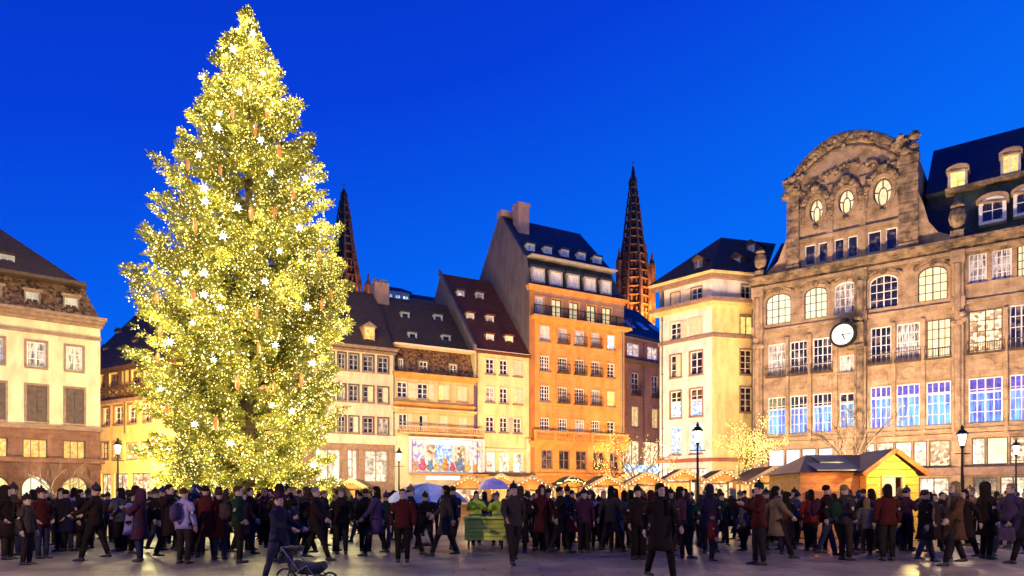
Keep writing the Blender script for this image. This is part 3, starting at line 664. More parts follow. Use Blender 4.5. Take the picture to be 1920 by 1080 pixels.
for i in range(6): xx = x0+(x1-x0)*i/5; mb.box(xx-.12, xx+.12, -.76, -.54, zz+.0, zz+1.05)
O.part('balustrade', mb, M['orange'])
mb = MB(); x0, x1 = u0, u1+.3       # iron balcony of the top floor
mb.box(x0, x1, -.95, -.01, zsl-.25, zsl); b_o = O.part('balcony', mb, M['orange'])
mb = MB(); mb.box(x0, x1, -.93, -.88, zsl+.88, zsl+.94); mb.box(x0, x1, -.93, -.88, zsl+.08, zsl+.12)
for i in range(90): xx = x0+.02+(x1-x0-.04)*i/89; mb.box(xx-.013, xx+.013, -.92, -.89, zsl+.02, zsl+.88)
for i in range(7): xx = x0+.05+(x1-x0-.1)*i/6; mb.box(xx-.04, xx+.04, -.94, -.86, zsl, zsl+.98)
mb.build('railing', M['iron'], b_o)
mb = MB(); mb.box(u0+.02, u0+.55, -.12, -.002, 0, zc-.4); O.part('corner_strip', mb, M['brown_orange'])
mb = MB(); mb.box(u1-.5, u1-.02, -.08, -.002, zf+.5, zsl-.3); mb.box(O.X(1036), O.X(1040), -.07, -.002, zf+.5, zsl-.3); mb.box(O.X(1128), O.X(1132), -.07, -.002, zf+.5, zsl-.3); O.part('pilaster', mb, M['orange'])
zm1 = O.Z(995, 484, 1.1); zr = O.Z(937, 405, 6)
mb = MB(); frustum(mb, u0+.3, u1, .15, 11.8, zc+.1, 0, .8, .95, .95, zm1); O.part('mansard_roof', mb, M['slate'])
hip = u1-O.X(1087, 6)
mb = MB(); v0, v1, w0, w1 = u0+.25, u1-.6, .8, 11.2
mb.add([(v0, w0, zm1+.003), (v1, w0, zm1+.003), (v1, w1, zm1+.003), (v0, w1, zm1+.003), (v0, 6, zr), (v1-hip+.6, 6, zr)], [(0, 1, 5, 4), (1, 2, 5), (2, 3, 4, 5), (3, 0, 4), (3, 2, 1, 0)])
O.part('roof', mb, M['slate'])
mb = MB(); mb.prism_x([(0.02, zc-.3), (11.98, zc-.3), (11.7, zc+.1), (11.1, zm1+.1), (6, zr+.25), (.9, zm1+.1), (.15, zc+.1)], u0-.02, u0+.28); O.part('gable_wall', mb, M['grey_wall'])
O.band(u0+.3, u1-.8, zm1-.06, zm1+.06, .02, M['shutter_grey'], 'gutter', 1.1)
for a, b_ in ((998, 1022), (1031, 1055), (1064, 1087), (1096, 1118), (1127, 1147)):
    O.dormer(a, b_, (1010, 502, 530), .15, .9, cap='flat', pane='curtain_white', cheek='shutter_grey', capm='slate', cols=2, rows=2)
sl = (zr-zm1)/(6-.8)
for a, c in ((996, 463), (1028, 469), (1060, 474), (1091, 480), (1121, 487)):
    dy = roof_dy(O, a, c+6, zm1-sl*.8, sl); O.dormer(a-7, a+7, (a, c-6, c+7), dy-.25, 1.1, cap='flat', pane='curtain_white', cheek='frame_white', capm='slate', cols=1, rows=1)
mb = MB(); xa, xb = O.X(967, 4.6), O.X(987, 4.6); zz = O.Z(977, 390, 4.6); mb.box(xa, xb, 4.0, 5.2, zr-4, zz); mb.box(xa-.08, xb+.08, 3.92, 5.28, zz, zz+.3); O.part('chimney', mb, M['chimney'])
mb = MB(); mb.box(u0-.05, u0+1.6, 5.5, 6.5, zr-.1, zr+.5); O.part('chimney', mb, M['chimney'])

# ---------------------------------------------------------------- far buildings over the roofs
def far_box(label, px0, px1, y0, y1, D_, wallm, roofm, nwin, pane):
    b = Bld('far_building', label, Fac((px0+px1)/2, D_, 3300))
    a, c = b.X(px0), b.X(px1); zt = b.Z((px0+px1)/2, y0); zb = 0
    n = nwin
    for i in range(n):
        x = a+(c-a)*(i+.15)/n; b.win(x, x+(c-a)*.7/n, b.Z((px0+px1)/2, y0+(y1-y0)*.75), b.Z((px0+px1)/2, y0+(y1-y0)*.25), pane=pane, cols=2, rows=2, sill=None, bar=.08)
    b.wall(a, c, zb, zt, wallm); b.body(a, c, 12, zb, zt, wallm)
    mb = MB(); frustum(mb, a-.4, c+.4, -.4, 12.4, zt, 1, 1, 2.5, 2.5, zt+1.2); b.part('roof', mb, roofm); return b
fb = far_box('pale lit penthouse block peeping over the dark roof beside the small chimney block', 724, 768, 546, 572, 110, M['white'], M['slate'], 3, 'lit_bluewhite')
mb = MB(); mb.box(fb.X(738), fb.X(752), 3, 6, fb.Z(745, 546), fb.Z(745, 537)); fb.part('chimney', mb, M['white'])
far_box('distant block with blue slate roof left of the steep red tile roof', 770, 836, 562, 590, 116, M['rose'], M['slate'], 5, 'glass')

# ================================================================ F: house in the gap
Fh = Bld('rose_house', 'rose stone house with blue slate roof, set back right of the orange house', Fac(1200, 80, 2600))
u0, u1 = Fh.X(1140), Fh.X(1262)
zt = Fh.Z(1200, 636)
Fh.row([(1176, 1199), (1214, 1233)], (1188, 644, 668), pane='lit_pastel', frame='frame_white', cols=2, rows=2, sill=None)
Fh.row([(1184, 1198), (1222, 1234)], (1190, 699, 740), pane='glass', frame='frame_white', cols=2, rows=4, rail=.9, sur='rose', surw=.2)
Fh.row([(1184, 1198), (1222, 1234)], (1190, 762, 800), pane='lit_warm', frame='frame_white', cols=2, rows=3, sur='rose', surw=.2)
Fh.row([(1172, 1200), (1206, 1236)], (1190, 826, 920), pane='lit_display', frame='frame_brown', cols=2, rows=2, sill=None)
Fh.wall(u0, u1, 0, zt, M['rose']); Fh.body(u0, u1, 10, 0, zt, M['rose'])
Fh.band(u0, u1, Fh.Z(1190, 682), Fh.Z(1190, 676), .5, M['frame_brown'], 'cornice', -.01, 2)
Fh.band(u0, u1, zt-.1, zt+.25, .3, M['shutter_grey'], 'gutter', .2)
Fh.band(u0, u1, Fh.Z(1190, 885), Fh.Z(1190, 872), .6, M['lit_bluewhite'], 'light_sign', -.01)
zr = Fh.Z(1200, 588, 6); gable_roof(Fh, u0, u1, zt+.25, 6, zr, 10, M['slate'], walls=M['rose'])
sl = (zr-zt-.25)/6
for a, c in ((1180, 612), (1205, 616), (1228, 620)):
    dy = roof_dy(Fh, a, c, zt+.25, sl); mb = MB(); z = Fh.Z(a, c, dy); xx = Fh.X(a, dy)
    mb.add([(xx-.5, dy-.5, z-sl*.5+.32), (xx+.5, dy-.5, z-sl*.5+.32), (xx+.5, dy+.7, z+sl*.7+.32), (xx-.5, dy+.7, z+sl*.7+.32), (xx-.5, dy-.5, z-sl*.5+.1), (xx+.5, dy-.5, z-sl*.5+.1), (xx+.5, dy+.7, z+sl*.7+.1), (xx-.5, dy+.7, z+sl*.7+.1)],
           [(0,1,2,3),(4,7,6,5),(0,4,5,1),(1,5,6,2),(2,6,7,3),(3,7,4,0)]); Fh.part('skylight', mb, M['curtain_white'])

# ================================================================ G: white corner house
fL, fR = Fac(1335, 62, -250), Fac(1335, 62, 6200)
G = Bld('white_corner_house', 'tall white corner house with overhanging cornices and dark hipped roof', fL)
GR = Bld('x', '', fR, root=G)
zA, z2 = G.Z(1335, 517), G.Z(1335, 568)
zsb = G.Z(1335, 628); zsp = G.Z(1335, 862)
uL = G.X(1237)
gx = [(1257, 1277), (1294, 1317)]
G.row([(1258, 1275), (1296, 1316)], (1306, 539, 562), pane='glass', rows=2, sur='frame_brown', surw=.07, shutm='shutter_cream', per={0: dict(shut='closed'), 1: dict(shut='left')})
G.row(gx, (1305, 597, 629), pane='glass', rows=3, sur='shutter_cream', surw=.08, per={0: dict(shut='right', shutm='shutter_cream'), 1: dict(shut='closed', shutm='shutter_cream')}, sill=None)
G.row(gx, (1305, 659, 702), pane='glass', rows=3, sur='frame_brown', surw=.1, per={0: dict(shut='half', shutm='shutter_cream')})
G.row(gx, (1305, 729, 780), pane=('lit_bluewhite', 'glass'), trans=.6, rows=4, sur='frame_brown', surw=.1)
G.row(gx, (1305, 795, 850), pane='lit_bluewhite', rows=3, sur='frame_white', surw=.1)
G.row([(1250, 1283), (1292, 1326)], (1305, 878, 940), pane='lit_shop', frame='frame_brown', cols=2, rows=1, sill=None)
G.wall(uL, 0, 0, zsp, M['white'], 'ground_floor_wall'); G.wall(uL, 0, zsp, zsb, M['white']); G.wall(uL, 0, zsb, z2, M['white'], 'upper_wall')
G.wall(uL+.5, 0, z2+.4, zA, M['white'], 'attic_wall', y=0)
gr_ = GR.X(1425)
rx = [(1388, 1410)]
GR.row([(1390, 1408)], (1400, 535, 561), pane='glass', rows=2, sur='frame_brown', surw=.08)
GR.row([(1388, 1412)], (1400, 592, 627), pane='lit_yellow', frame='frame_dark', rows=1, cols=2, sur='frame_brown', surw=.1)
GR.row(rx, (1400, 656, 702), pane='glass', rows=4, sur='frame_brown', surw=.12, frame='shutter_cream')
GR.row(rx, (1400, 726, 773), pane='glass', rows=4, sur='frame_brown', surw=.12, frame='shutter_cream')
GR.row([(1350, 1378), (1386, 1410)], (1366, 882, 940), pane='lit_display', frame='frame_brown', cols=2, rows=1, sill=None)
GR.wall(0, gr_, 0, zsp, M['golden'], 'ground_floor_wall'); GR.wall(0, gr_, zsp, zsb, M['golden']); GR.wall(0, gr_, zsb, z2, M['golden'], 'upper_wall')
GR.wall(0, gr_, z2+.4, zA, M['white'], 'attic_wall', y=0)
G.root['note'] = ''
del G.root['note']
def ribbon(path_z, z0, z1, d, name, m, ledge=None):     # cornice wrapped round the corner, world footprint
    pts_in = path_z
    mb = MB()
    outp = []
    nL = -fL.n; nR = -fR.n; nm = (nL+nR).normalized(); k = 1/nm.dot(nL)
    A_, C_, B_ = [Vector(q) for q in pts_in]
    o = [A_+nL*d-fL.d*d, C_+nm*(d*k), B_+nR*d]; i_ = [A_-nL*.3, C_-nm*.3, B_-nR*.3]
    P_ = o+i_[::-1]; n = 6
    inv = fL.mat().inverted()
    vs = [inv @ Vector((q.x, q.y, z0)) for q in P_]+[inv @ Vector((q.x, q.y, z1)) for q in P_]
    mb.add(vs, [tuple(range(n-1, -1, -1)), tuple(range(n, 2*n))]+[(j, (j+1) % n, (j+1) % n+n, j+n) for j in range(n)])
    return mb.build(name, m, G.root)
cA, cC, cB = fL.o+fL.d*uL, fL.o.copy(), fR.o+fR.d*gr_
ribbon((cA, cC, cB), zA-.25, zA+.12, .55, 'eaves_cornice', M['frame_brown']); ribbon((cA, cC, cB), zA+.125, zA+.3, .8, 'eaves_soffit', M['golden'])
ribbon((cA, cC, cB), z2-.25, z2+.1, .45, 'cornice', M['golden']); ribbon((cA, cC, cB), z2+.105, z2+.42, .8, 'cornice_slab', M['frame_brown'])
ribbon((cA, cC, cB), zsb-.15, zsb+.15, .14, 'string_course', M['frame_brown']); ribbon((cA, cC, cB), zsp-.15, zsp+.15, .25, 'shop_ledge', mat('red_ledge', (.35, .10, .06), .7))
inv = fL.mat().inverted()
def W2(p, z): return inv @ Vector((p.x, p.y, z))
nm = (-fL.n-fR.n).normalized()
bA = cA+fL.n*12; bB = cB+fR.n*14; 
mb = MB(); q = [cA, bA, bB, cB]
for a, b_ in zip(q[:-1], q[1:]): mb.add([W2(a, 0), W2(b_, 0), W2(b_, zA), W2(a, zA)], [(0, 1, 2, 3)])
mb.build('side_wall', M['white'], G.root)
eA = cA-fL.n*.85-fL.d*.85; eC = cC+nm*.9; eB = cB-fR.n*.85; ebA = bA-fL.d*.8; ebB = bB
R1 = P(1352, 69, 445); R2 = P(1455, 69.5, 457)
vs = [W2(eA, zA+.3), W2(eC, zA+.3), W2(eB, zA+.3), W2(ebB, zA+.3), W2(ebA, zA+.3), inv @ R1, inv @ R2]
mb = MB(); mb.add(vs, [(0, 1, 5), (1, 2, 6, 5), (2, 3, 6), (3, 4, 5, 6), (4, 0, 5), (4, 3, 2, 1, 0)]); mb.build('roof', M['tile_brown'], G.root)
def gdorm(px, py, pane, D_=65.4, w=.9):
    c = P(px, D_, py); l = inv @ c
    mb = MB(); mb.ring(outline(l.x-w/2, l.x+w/2, l.z-.4, l.z+.5, 'r'), outline(l.x-w/2+.1, l.x+w/2-.1, l.z-.3, l.z+.4, 'r'), l.y, l.y+1.6)
    d = mb.build('dormer', M['frame_brown'], G.root)
    MB().prism([(l.x-w*.7, l.z+.5), (l.x, l.z+.95), (l.x+w*.7, l.z+.5)], l.y-.15, l.y+2.2).build('dormer_roof', M['tile_brown'], d)
    MB().box(l.x-w/2+.1, l.x+w/2-.1, l.y+.1, l.y+.14, l.z-.3, l.z+.4).build('pane', M[pane], d)
for b_, x_, za_, zb3 in ((C, C.X(738), .3, zt), (E, E.X(893.5), .3, None), (G, uL+.35, .3, zA-.5), (GR, gr_-.9, .3, z2-.4), (Fh, Fh.X(1206), .3, None), (O, O.X(1166), .3, None)):
    ztop_ = {id(C): C.Z(740, 664), id(E): E.Z(940, 666), id(Fh): Fh.Z(1200, 642), id(O): O.Z(1166, 614)}.get(id(b_), zb3)
    q_ = MB(); q_.tube([(x_, -.11, za_), (x_, -.11, ztop_)], .055, 8)
    for j_ in range(4): z_ = za_+(ztop_-za_)*(j_+.5)/4; q_.box(x_-.08, x_+.08, -.17, -.001, z_-.04, z_+.04)
    b_.part('drainpipe', q_, M['zinc'])
gdorm(1309, 497, 'curtain', 63.4); gdorm(1380, 492, 'curtain_white', 63.8); gdorm(1408, 467, 'curtain_white', 66.5)
# ================================================================ H: sandstone department store with the round gable
def Hu(px): return px
H = Bld('department_store', 'long sandstone store with round gable, three oval windows and blue lit first floor', Fac(1610, 60*2120/(1610+690), -690))
u0, u1 = H.X(1415), H.X(2010)
zc = H.Z(1430, 533); zsh = H.Z(1455, 824)
hz = lambda px, py, dy=0: H.Z(px, py, dy)
b1 = [(1440, 1473), (1481, 1514), (1524, 1560)]; b1s = [(1574, 1602)]; b2 = [(1632, 1671), (1681, 1725), (1737, 1783)]; b3 = [(1816, 1880), (1893, 1938), (1950, 1995)]
kw = dict(frame='frame_white', sill='sand', sur=None)
H.row(b1, (1455, 745, 815), pane=('lit_blue', 'glass'), trans=.67, cols=4, rows=4, **kw)
H.row(b1s, (1588, 737, 801), pane=('lit_blue', 'glass'), trans=.7, cols=2, rows=4, **kw)
H.row(b2, (1760, 715, 797), pane=('lit_blue', 'lit_indigo'), trans=.72, cols=4, rows=4, **kw)
H.row(b3, (1850, 707, 792), pane=('lit_blue', 'lit_indigo'), trans=.68, cols=4, rows=4, **kw)
H.row(b1, (1455, 645, 706), pane='glass', cols=4, rows=4, rail=.7, per={0: dict(pane='curtain')}, **kw)
H.row(b1s, (1588, 666, 698), pane='curtain', cols=3, rows=2, **kw)
H.row(b2, (1650, 613, 682), pane='glass', cols=4, rows=4, rail=.7, per={1: dict(pane='curtain'), 2: dict(pane='lit_cream')}, **kw)
H.row(b3, (1845, 580, 660), pane='glass', cols=4, rows=4, rail=.7, per={0: dict(pane='lit_display')}, **kw)
H.row([(1436, 1483), (1508, 1551), (1564, 1606), (1630, 1684), (1721, 1777)], (1459, 550, 607), kind=('a', .62), cols=4, rows=4, sur='sand', surw=.22, frame='frame_white', sill=None, pane='glass',
      per={0: dict(pane='lit_green_white'), 1: dict(pane='lit_green_white'), 2: dict(pane='curtain'), 4: dict(pane='lit_cream')})
H.row([(1816, 1850), (1860, 1897), (1907, 1945), (1958, 1995)], (1832, 474, 531), pane='curtain', cols=4, rows=4, frame='frame_white', sill='sand', per={2: dict(pane='lit_cream')})
H.row([(1440, 1470), (1472, 1500), (1502, 1530), (1533, 1562)], (1480, 842, 874), pane='lit_white', frame='frame_dark', cols=1, rows=1, sill=None)
H.row([(1610, 1640), (1642, 1676), (1678, 1710), (1712, 1738), (1742, 1782)], (1700, 828, 876), pane='lit_shop', frame='frame_dark', cols=1, rows=1, sill=None, per={4: dict(pane='lit_display')})
H.row([(1822, 1848), (1850, 1890), (1893, 1930), (1933, 1985)], (1850, 820, 871), pane='lit_shop', frame='frame_dark', cols=1, rows=1, sill=None, per={1: dict(pane='lit_green_white'), 2: dict(pane='lit_display')})
H.row([(1440, 1480), (1485, 1525), (1530, 1565), (1612, 1660), (1665, 1715), (1722, 1780), (1825, 1870), (1875, 1925), (1930, 1985)], (1850, 894, 962), pane='lit_shop', frame='frame_dark', cols=2, rows=1, sill=None, per={6: dict(pane='glass'), 3: dict(pane='lit_white')})
zg = hz(1455, 836)
H.wall(u0, u1, 0, zg, M['sand'], 'shop_wall', .5); H.wall(u0, u1, zg, zc-.3, M['sand'], 'wall', .42); H.body(u0, u1, 16, 0, zc-.3, M['sand'])
# awning and fascia bands
H.band(u0+.6, u1, hz(1860, 891), hz(1860, 876), 1.1, M['frame_brown'], 'canopy', -.01)
H.band(u0, u1, zg+.05, zg+.3, .25, M['sand'], 'ledge', -.01, 2)
H.band(u0, u1, hz(1455, 822)-.12, hz(1455, 822)+.05, .2, M['sand'], 'sill_course', -.01)
H.band(u0, u1, hz(1455, 622), hz(1455, 616), .18, M['sand'], 'string_course', -.01)
# pilasters with bases and capitals
for pa, pb, dp in ((1415, 1432, .5), (1563, 1571, .16), (1604, 1626, .5), (1786, 1808, .55), (1474, 1480, .24), (1515, 1522, .24), (1672, 1680, .24), (1727, 1735, .24), (1882, 1890, .26)):
    xa, xb = H.X(pa), H.X(pb); big = dp > .3
    mb = MB(); top = zc-.35 if big else hz(1455, 636)
    mb.box(xa, xb, -dp, -.003, 0 if big else zg+.31, top)
    if big:
        mb.box(xa-.12, xb+.12, -dp-.12, -.004, 0, 1.1); mb.box(xa-.1, xb+.1, -dp-.1, -.005, hz(1455, 625), hz(1455, 610)); mb.box(xa-.1, xb+.1, -dp-.14, -.005, zc-1.3, zc-.36)
        mb.tube([((xa+xb)/2, -dp-.03, zg+.4), ((xa+xb)/2, -dp-.03, zc-1.35)], (xb-xa)*.32, 10)
        for k in range(5): mb.blob(((xa+xb)/2+RND.uniform(-.4, .4), -dp-.15, hz(1455, 640)+RND.uniform(-.6, .4)), .28)
    H.part('pilaster', mb, M['sand_dark'] if pa in (1604,) else M['sand'])
# spandrel medallions between first and second floor
for a, b_ in b1+b2+b3[:2]:
    x = (H.X(a)+H.X(b_))/2; z = hz(1455, 725); w = min(.62, (H.X(b_)-H.X(a))*.36)
    mb = MB(); ou = outline(x-w, x+w, z-w, z+w, 'o'); mb.ring(ou, inset(ou, .09), -.09, -.003)
    xa, xb = H.X(a), H.X(b_); r2 = outline(xa, xb, z-w-.18, z+w+.18, 'r'); mb.ring(r2, inset(r2, .06), -.05, -.004)
    H.part('medallion', mb, M['sand'])
# keystones and swags over the arched windows
for a, b_ in ((1436, 1483), (1508, 1551), (1564, 1606), (1630, 1684), (1721, 1777)):
    x = (H.X(a)+H.X(b_))/2; z = hz(1459, 547); w = (H.X(b_)-H.X(a))/2
    mb = MB(); mb.prism([(x-.16, z-.15), (x+.16, z-.15), (x+.28, z+.55), (x-.28, z+.55)], -.3, -.075)
    for k in range(16):
        t_ = k/15; xx = x-w-.15+2*(w+.15)*t_; zz = z+.42-.62*abs(2*t_-1)**1.8
        mb.blob((xx, -.12, zz), RND.uniform(.12, .22))
    H.part('swag', mb, M['sand_dark'])['kind'] = 'stuff'
H.band(u0, u1, zc-.75, zc-.35, .25, M['sand_dark'], 'frieze', -.01)
H.band(u0, u1, zc-.3, zc+.45, .95, M['sand_dark'], 'cornice', .9, 4)
mb = MB()
for i in range(110): x = u0+.15+(u1-u0-.3)*i/109; mb.box(x-.09, x+.09, -.42, -.27, zc-.55, zc-.32)
H.part('dentil_course', mb, M['sand'])['kind'] = 'stuff'
# gable ---------------------------------------------------------
ga, gb = H.X(1480), H.X(1722); yg = -.22; zs_ = hz(1480, 356)
H.holes = []
zgb = zc+.45
for a, b_ in ((1510, 1530), (1535, 1553), (1565, 1584), (1590, 1609), (1628, 1653), (1661, 1683)):
    H.win(H.X(a), H.X(b_), hz(1520, 498), hz(1520, 460), pane='glass', cols=1, rows=1, sill='sand', sur='sand', surw=.1, y=yg+.2)
def oval(cx, cy, rx, ry):
    x0, x1 = H.X(cx-rx), H.X(cx+rx); z0, z1 = hz(cx, cy+ry), hz(cx, cy-ry)
    H.holes.append((x0, x1, z0, z1, 'o'))
    pts = outline(x0, x1, z0, z1, 'o'); mb = MB(); y = yg+.22; mb.ring(pts, inset(pts, .1), y-.05, y+.03)
    xm, zm = (x0+x1)/2, (z0+z1)/2; c1 = inset(pts, (x1-x0)*.24); c1 = [(x, z-(z1-z0)*.16) for x, z in c1]
    mb.ring(c1, inset(c1, .08), y-.04, y+.02)
    mb.box(xm-.045, xm+.045, y-.035, y+.015, zm+(z1-z0)*.12, z1-.05)
    for s_ in (-1, 1): mb.obox((xm+s_*(x1-x0)*.37, y-.01, zm+(z1-z0)*.03), (.20*(x1-x0), 0, s_*.06), (0, .025, 0), (0, 0, .045))
    w = H.part('oval_window', mb, M['frame_dark']); MB().prism(inset(pts, .05), y+.022, y+.045).build('pane', M['lit_cream'], w)
    q = MB(); op = outline(x0-.28, x1+.28, z0-.28, z1+.28, 'o'); ip = outline(x0+.002, x1-.002, z0+.002, z1-.002, 'o'); q.ring(op, ip, yg-.18, yg+.05); q.build('surround', M['sand'], w)
    q = MB()
    for k in range(26):
        t_ = PI*(k+.5)/26; rr = RND.uniform(.16, .34)
        q.blob((xm+math.cos(t_)*((x1-x0)/2+.5), yg-.18, zm+math.sin(t_)*((z1-z0)/2+.55)), rr)
    for s_ in (-1, 1):
        for k in range(5): q.blob((xm+s_*((x1-x0)/2+.5), yg-.12, zm-.15-k*.22), .2-k*.02)
    q.blob((xm, yg-.3, z1+.75), .42); q.blob((xm, yg-.2, z0-.45), .25)
    q.build('carved_garland', M['sand_dark'], w)['kind'] = 'stuff'
for o_ in ((1532, 396, 13, 22), (1588, 379, 15, 23), (1656, 361, 18, 26)): oval(*o_)
H.wall(ga, gb, zgb, zs_, M['sand'], 'gable_wall', .4, y=yg)
arcpx = [(1480, 356), (1490, 337), (1500, 322), (1514, 305), (1530, 289), (1548, 274), (1568, 262), (1590, 256), (1612, 254), (1636, 256), (1660, 263), (1682, 274), (1702, 290), (1722, 312)]
arc = [(H.X(a), hz(a, b_)) for a, b_ in arcpx]
arc = [(x, max(z, zs_+.01)) for x, z in arc]; arc[0] = (ga, zs_); arc[-1] = (gb, zs_)
mb = MB(); mb.prism(arc, yg, yg+.6); H.part('gable_top', mb, M['sand'])
mb = MB(); mb.add([(ga, .0, zgb), (ga, 9, zgb), (ga, 9, zs_), (ga, .0, zs_), (gb, .0, zgb), (gb, 9, zgb), (gb, 9, zs_), (gb, .0, zs_), (ga, yg, zgb), (ga, yg, zs_), (gb, yg, zgb), (gb, yg, zs_)],
                  [(0, 1, 2, 3), (4, 7, 6, 5), (8, 0, 3, 9), (10, 11, 7, 4)]); H.part('gable_side', mb, M['sand'])
mb = MB(); low = [(x, zs_+(z-zs_)*.82) for x, z in arc]; mb.prism(low, yg+.61, 9); H.part('gable_roof', mb, M['slate'])
mb = MB()                                                      # moulded arc and carving along it
for off, r, y in ((0, .2, -.35), (-.45, .12, -.3), (-.95, .09, -.27)):
    mb.tube([(x, y, z+off*(1 if 0 < i < len(arc)-1 else .6)) for i, (x, z) in enumerate(arc)], [(r, r*1.6)]*len(arc), 8)
H.part('gable_moulding', mb, M['sand_dark'])
mb = MB()
for i in range(150):
    t_ = RND.random()*(len(arc)-1.001); k = int(t_); f_ = t_-k; x = arc[k][0]*(1-f_)+arc[k+1][0]*f_; z = arc[k][1]*(1-f_)+arc[k+1][1]*f_
    mb.blob((x, yg-RND.uniform(.02, .28), z-abs(RND.gauss(0, .32))), RND.uniform(.10, .26))
for cx_, zz in ((ga+.35, zs_+.2), (gb-.75, zs_+.95)):
    for i in range(26): mb.blob((cx_+RND.uniform(-.6, .6), yg-.2+RND.gauss(0, .12), zz+RND.uniform(-1.2, .55)), RND.uniform(.22, .45))
for i in range(70):
    t_ = RND.random(); mb.blob((ga+1.2+(gb-ga-2.4)*t_, yg-.08, zs_-.3+1.0*math.sin(PI*t_)-abs(RND.gauss(0, .22))), RND.uniform(.1, .22))
H.part('gable_carving', mb, M['sand_dark'])['kind'] = 'stuff'
for pa, pb in ((1480, 1500), (1689, 1722)):
    xa, xb = H.X(pa), H.X(pb); mb = MB(); mb.box(xa-.02, xb+.02, yg-.35, yg-.004, zgb, zs_-.5); mb.box(xa-.15, xb+.15, yg-.5, yg-.005, zs_-.5, zs_); mb.box(xa-.1, xb+.1, yg-.45, yg-.005, zgb, zgb+.5)
    n_ = 9
    for k in range(n_): mb.box(xa-.06, xb+.06, yg-.40, yg-.3501, zgb+.8+k*.75, zgb+1.3+k*.75) if zgb+1.3+k*.75 < zs_-.6 else None
    H.part('gable_pier', mb, M['sand_dark'])
for px in (1558, 1619):
    x = H.X(px); mb = MB(); mb.box(x-.22, x+.22, yg-.14, yg-.004, zgb, zs_-.6); H.part('gable_strip', mb, M['sand'])
for py in (451, 506):
    z = hz(1520, py); mb = MB(); mb.box(ga+.8, gb-1.3, yg-.2, yg-.006, z-.1, z+.12); H.part('gable_course', mb, M['sand'])
# scrolled shoulder at the foot of the gable
mb = MB(); mb.prism([(gb, zgb), (gb+2.3, zgb), (gb+2.2, zgb+.5), (gb+1.3, zgb+1.0), (gb+.7, zgb+1.9), (gb+.35, zgb+3.4), (gb, zgb+4.4)], yg+.02, yg+.6); H.part('gable_scroll', mb, M['sand']); mb = MB()
mb.prism([(ga, zgb), (ga, zgb+3.6), (ga-.35, zgb+2.6), (ga-.9, zgb+1.2), (ga-1.8, zgb+.45), (ga-1.9, zgb)], yg+.02, yg+.6); H.part('gable_scroll', mb, M['sand'])
# parapet urns
def urn(x, z, s_):
    mb = MB(); mb.box(x-.45*s_, x+.45*s_, -.75, .1, z, z+.7*s_); mb.lathe([(.18, .7), (.2, .9), (.5, 1.3), (.62, 1.8), (.5, 2.3), (.3, 2.5), (.5, 2.65), (.45, 2.8), (.12, 3.05), (.05, 3.2)], 12, (x, -.35, z)) if s_ == 1 else mb.lathe([(r*s_, q*s_) for r, q in [(.18, .7), (.2, .9), (.5, 1.3), (.62, 1.8), (.5, 2.3), (.3, 2.5), (.5, 2.65), (.45, 2.8), (.12, 3.05), (.05, 3.2)]], 12, (x, -.35, z))
    H.part('urn', mb, M['sand_dark'])
urn(H.X(1796), zgb, .95); urn(H.X(1428), zgb, .85)
# roofs
za, zb_ = hz(1860, 428, 1.0), hz(1860, 348, 1.6)
zrd = hz(1822, 264, 6.5)
green = mat('green_slate', (.03, .045, .04), .6, (.06, .08, .07), 4, 4, .4, 18)
mb = MB(); mb.prism_x([(.6, zgb-.3), (1.0, za), (1.5, zb_), (15, zb_), (15, zgb-.3)], gb+2.2, u1); H.part('mansard_roof', mb, green)
H.band(gb+1.2, u1, zb_-.02, zb_+.3, -.9, M['sand_dark'], 'roof_cornice', 1.9)
mb = MB(); mb.prism_x([(1.2, zb_+.3), (6.5, zrd), (13, zrd-.5), (15, zb_+.3)], gb+.3, u1); H.part('roof', mb, M['slate'])
mb = MB(); mb.prism_x([(.5, zgb-.3), (2.2, zb_+.29), (14, zb_+.29), (14, zgb-.3)], gb+.31, gb+2.19); H.part('roof', mb, M['slate'])
mb = MB(); frustum(mb, u0+.2, ga+.1, .5, 14, zgb-.3, 1.2, 0, 2.6, 3, hz(1470, 455, 3)); H.part('roof', mb, M['slate'])
for a, b_, r in ((1835, 1887, (1860, 369, 418)), (1900, 1950, (1925, 352, 402))):
    H.dormer(a, b_, r, .45, 1.0, cap='arch', pane='glass', cheek='frame_white', capm='sand', cols=2, rows=2, arch=True)
sl = (zrd-zb_-.3)/5.3
for a, b_, r in ((1777, 1814, (1795, 314, 355)), (1876, 1914, (1893, 283, 327)), (1970, 2008, (1989, 250, 297))):
    c = (a+b_)/2; lo_, hi_ = 1.2, 6.5
    for _ in range(30):
        m_ = (lo_+hi_)/2
        if H.Z(c, r[2], m_) > zb_+.3+sl*(m_-1.2): lo_ = m_
        else: hi_ = m_
    H.dormer(a, b_, r, lo_-.25, 1.4, cap='arch', pane='lit_yellow', cheek='shutter_grey', capm='sand', cols=2, rows=3)

# clock with bracket: hung from the store front
yc = -1.5
cl = Vector((H.X(1581, yc), yc, hz(1580, 628, yc)))
k_ = H.root; R_ = 21*H.fac._s(1581, yc)[0]/FPX
wloc = H.fac.mat() @ cl
ck = empty('clock', wloc, H.fac.rz-.12, 'large round white clock with black rim showing quarter past five, bracketed to the sandstone store', 'clock')
def disc(r0, r1, y0, y1, n=40):
    mb = MB(); o_ = [(r1*math.cos(2*PI*i/n), r1*math.sin(2*PI*i/n)) for i in range(n)]
    if r0: mb.ring(o_, [(x*r0/r1, z*r0/r1) for x, z in o_], y0, y1)
    else: mb.prism(o_, y0, y1)
    return mb
disc(0, R_*1.0, -.10, .45).build('case', M['iron'], ck); disc(R_*.93, R_*1.12, -.2, .1).build('rim', M['iron'], ck)
disc(0, R_*.93, -.125, -.101).build('dial', mat('clock_dial', (.82, .80, .76), .5, emit=(1, .95, .88), es=.2), ck)
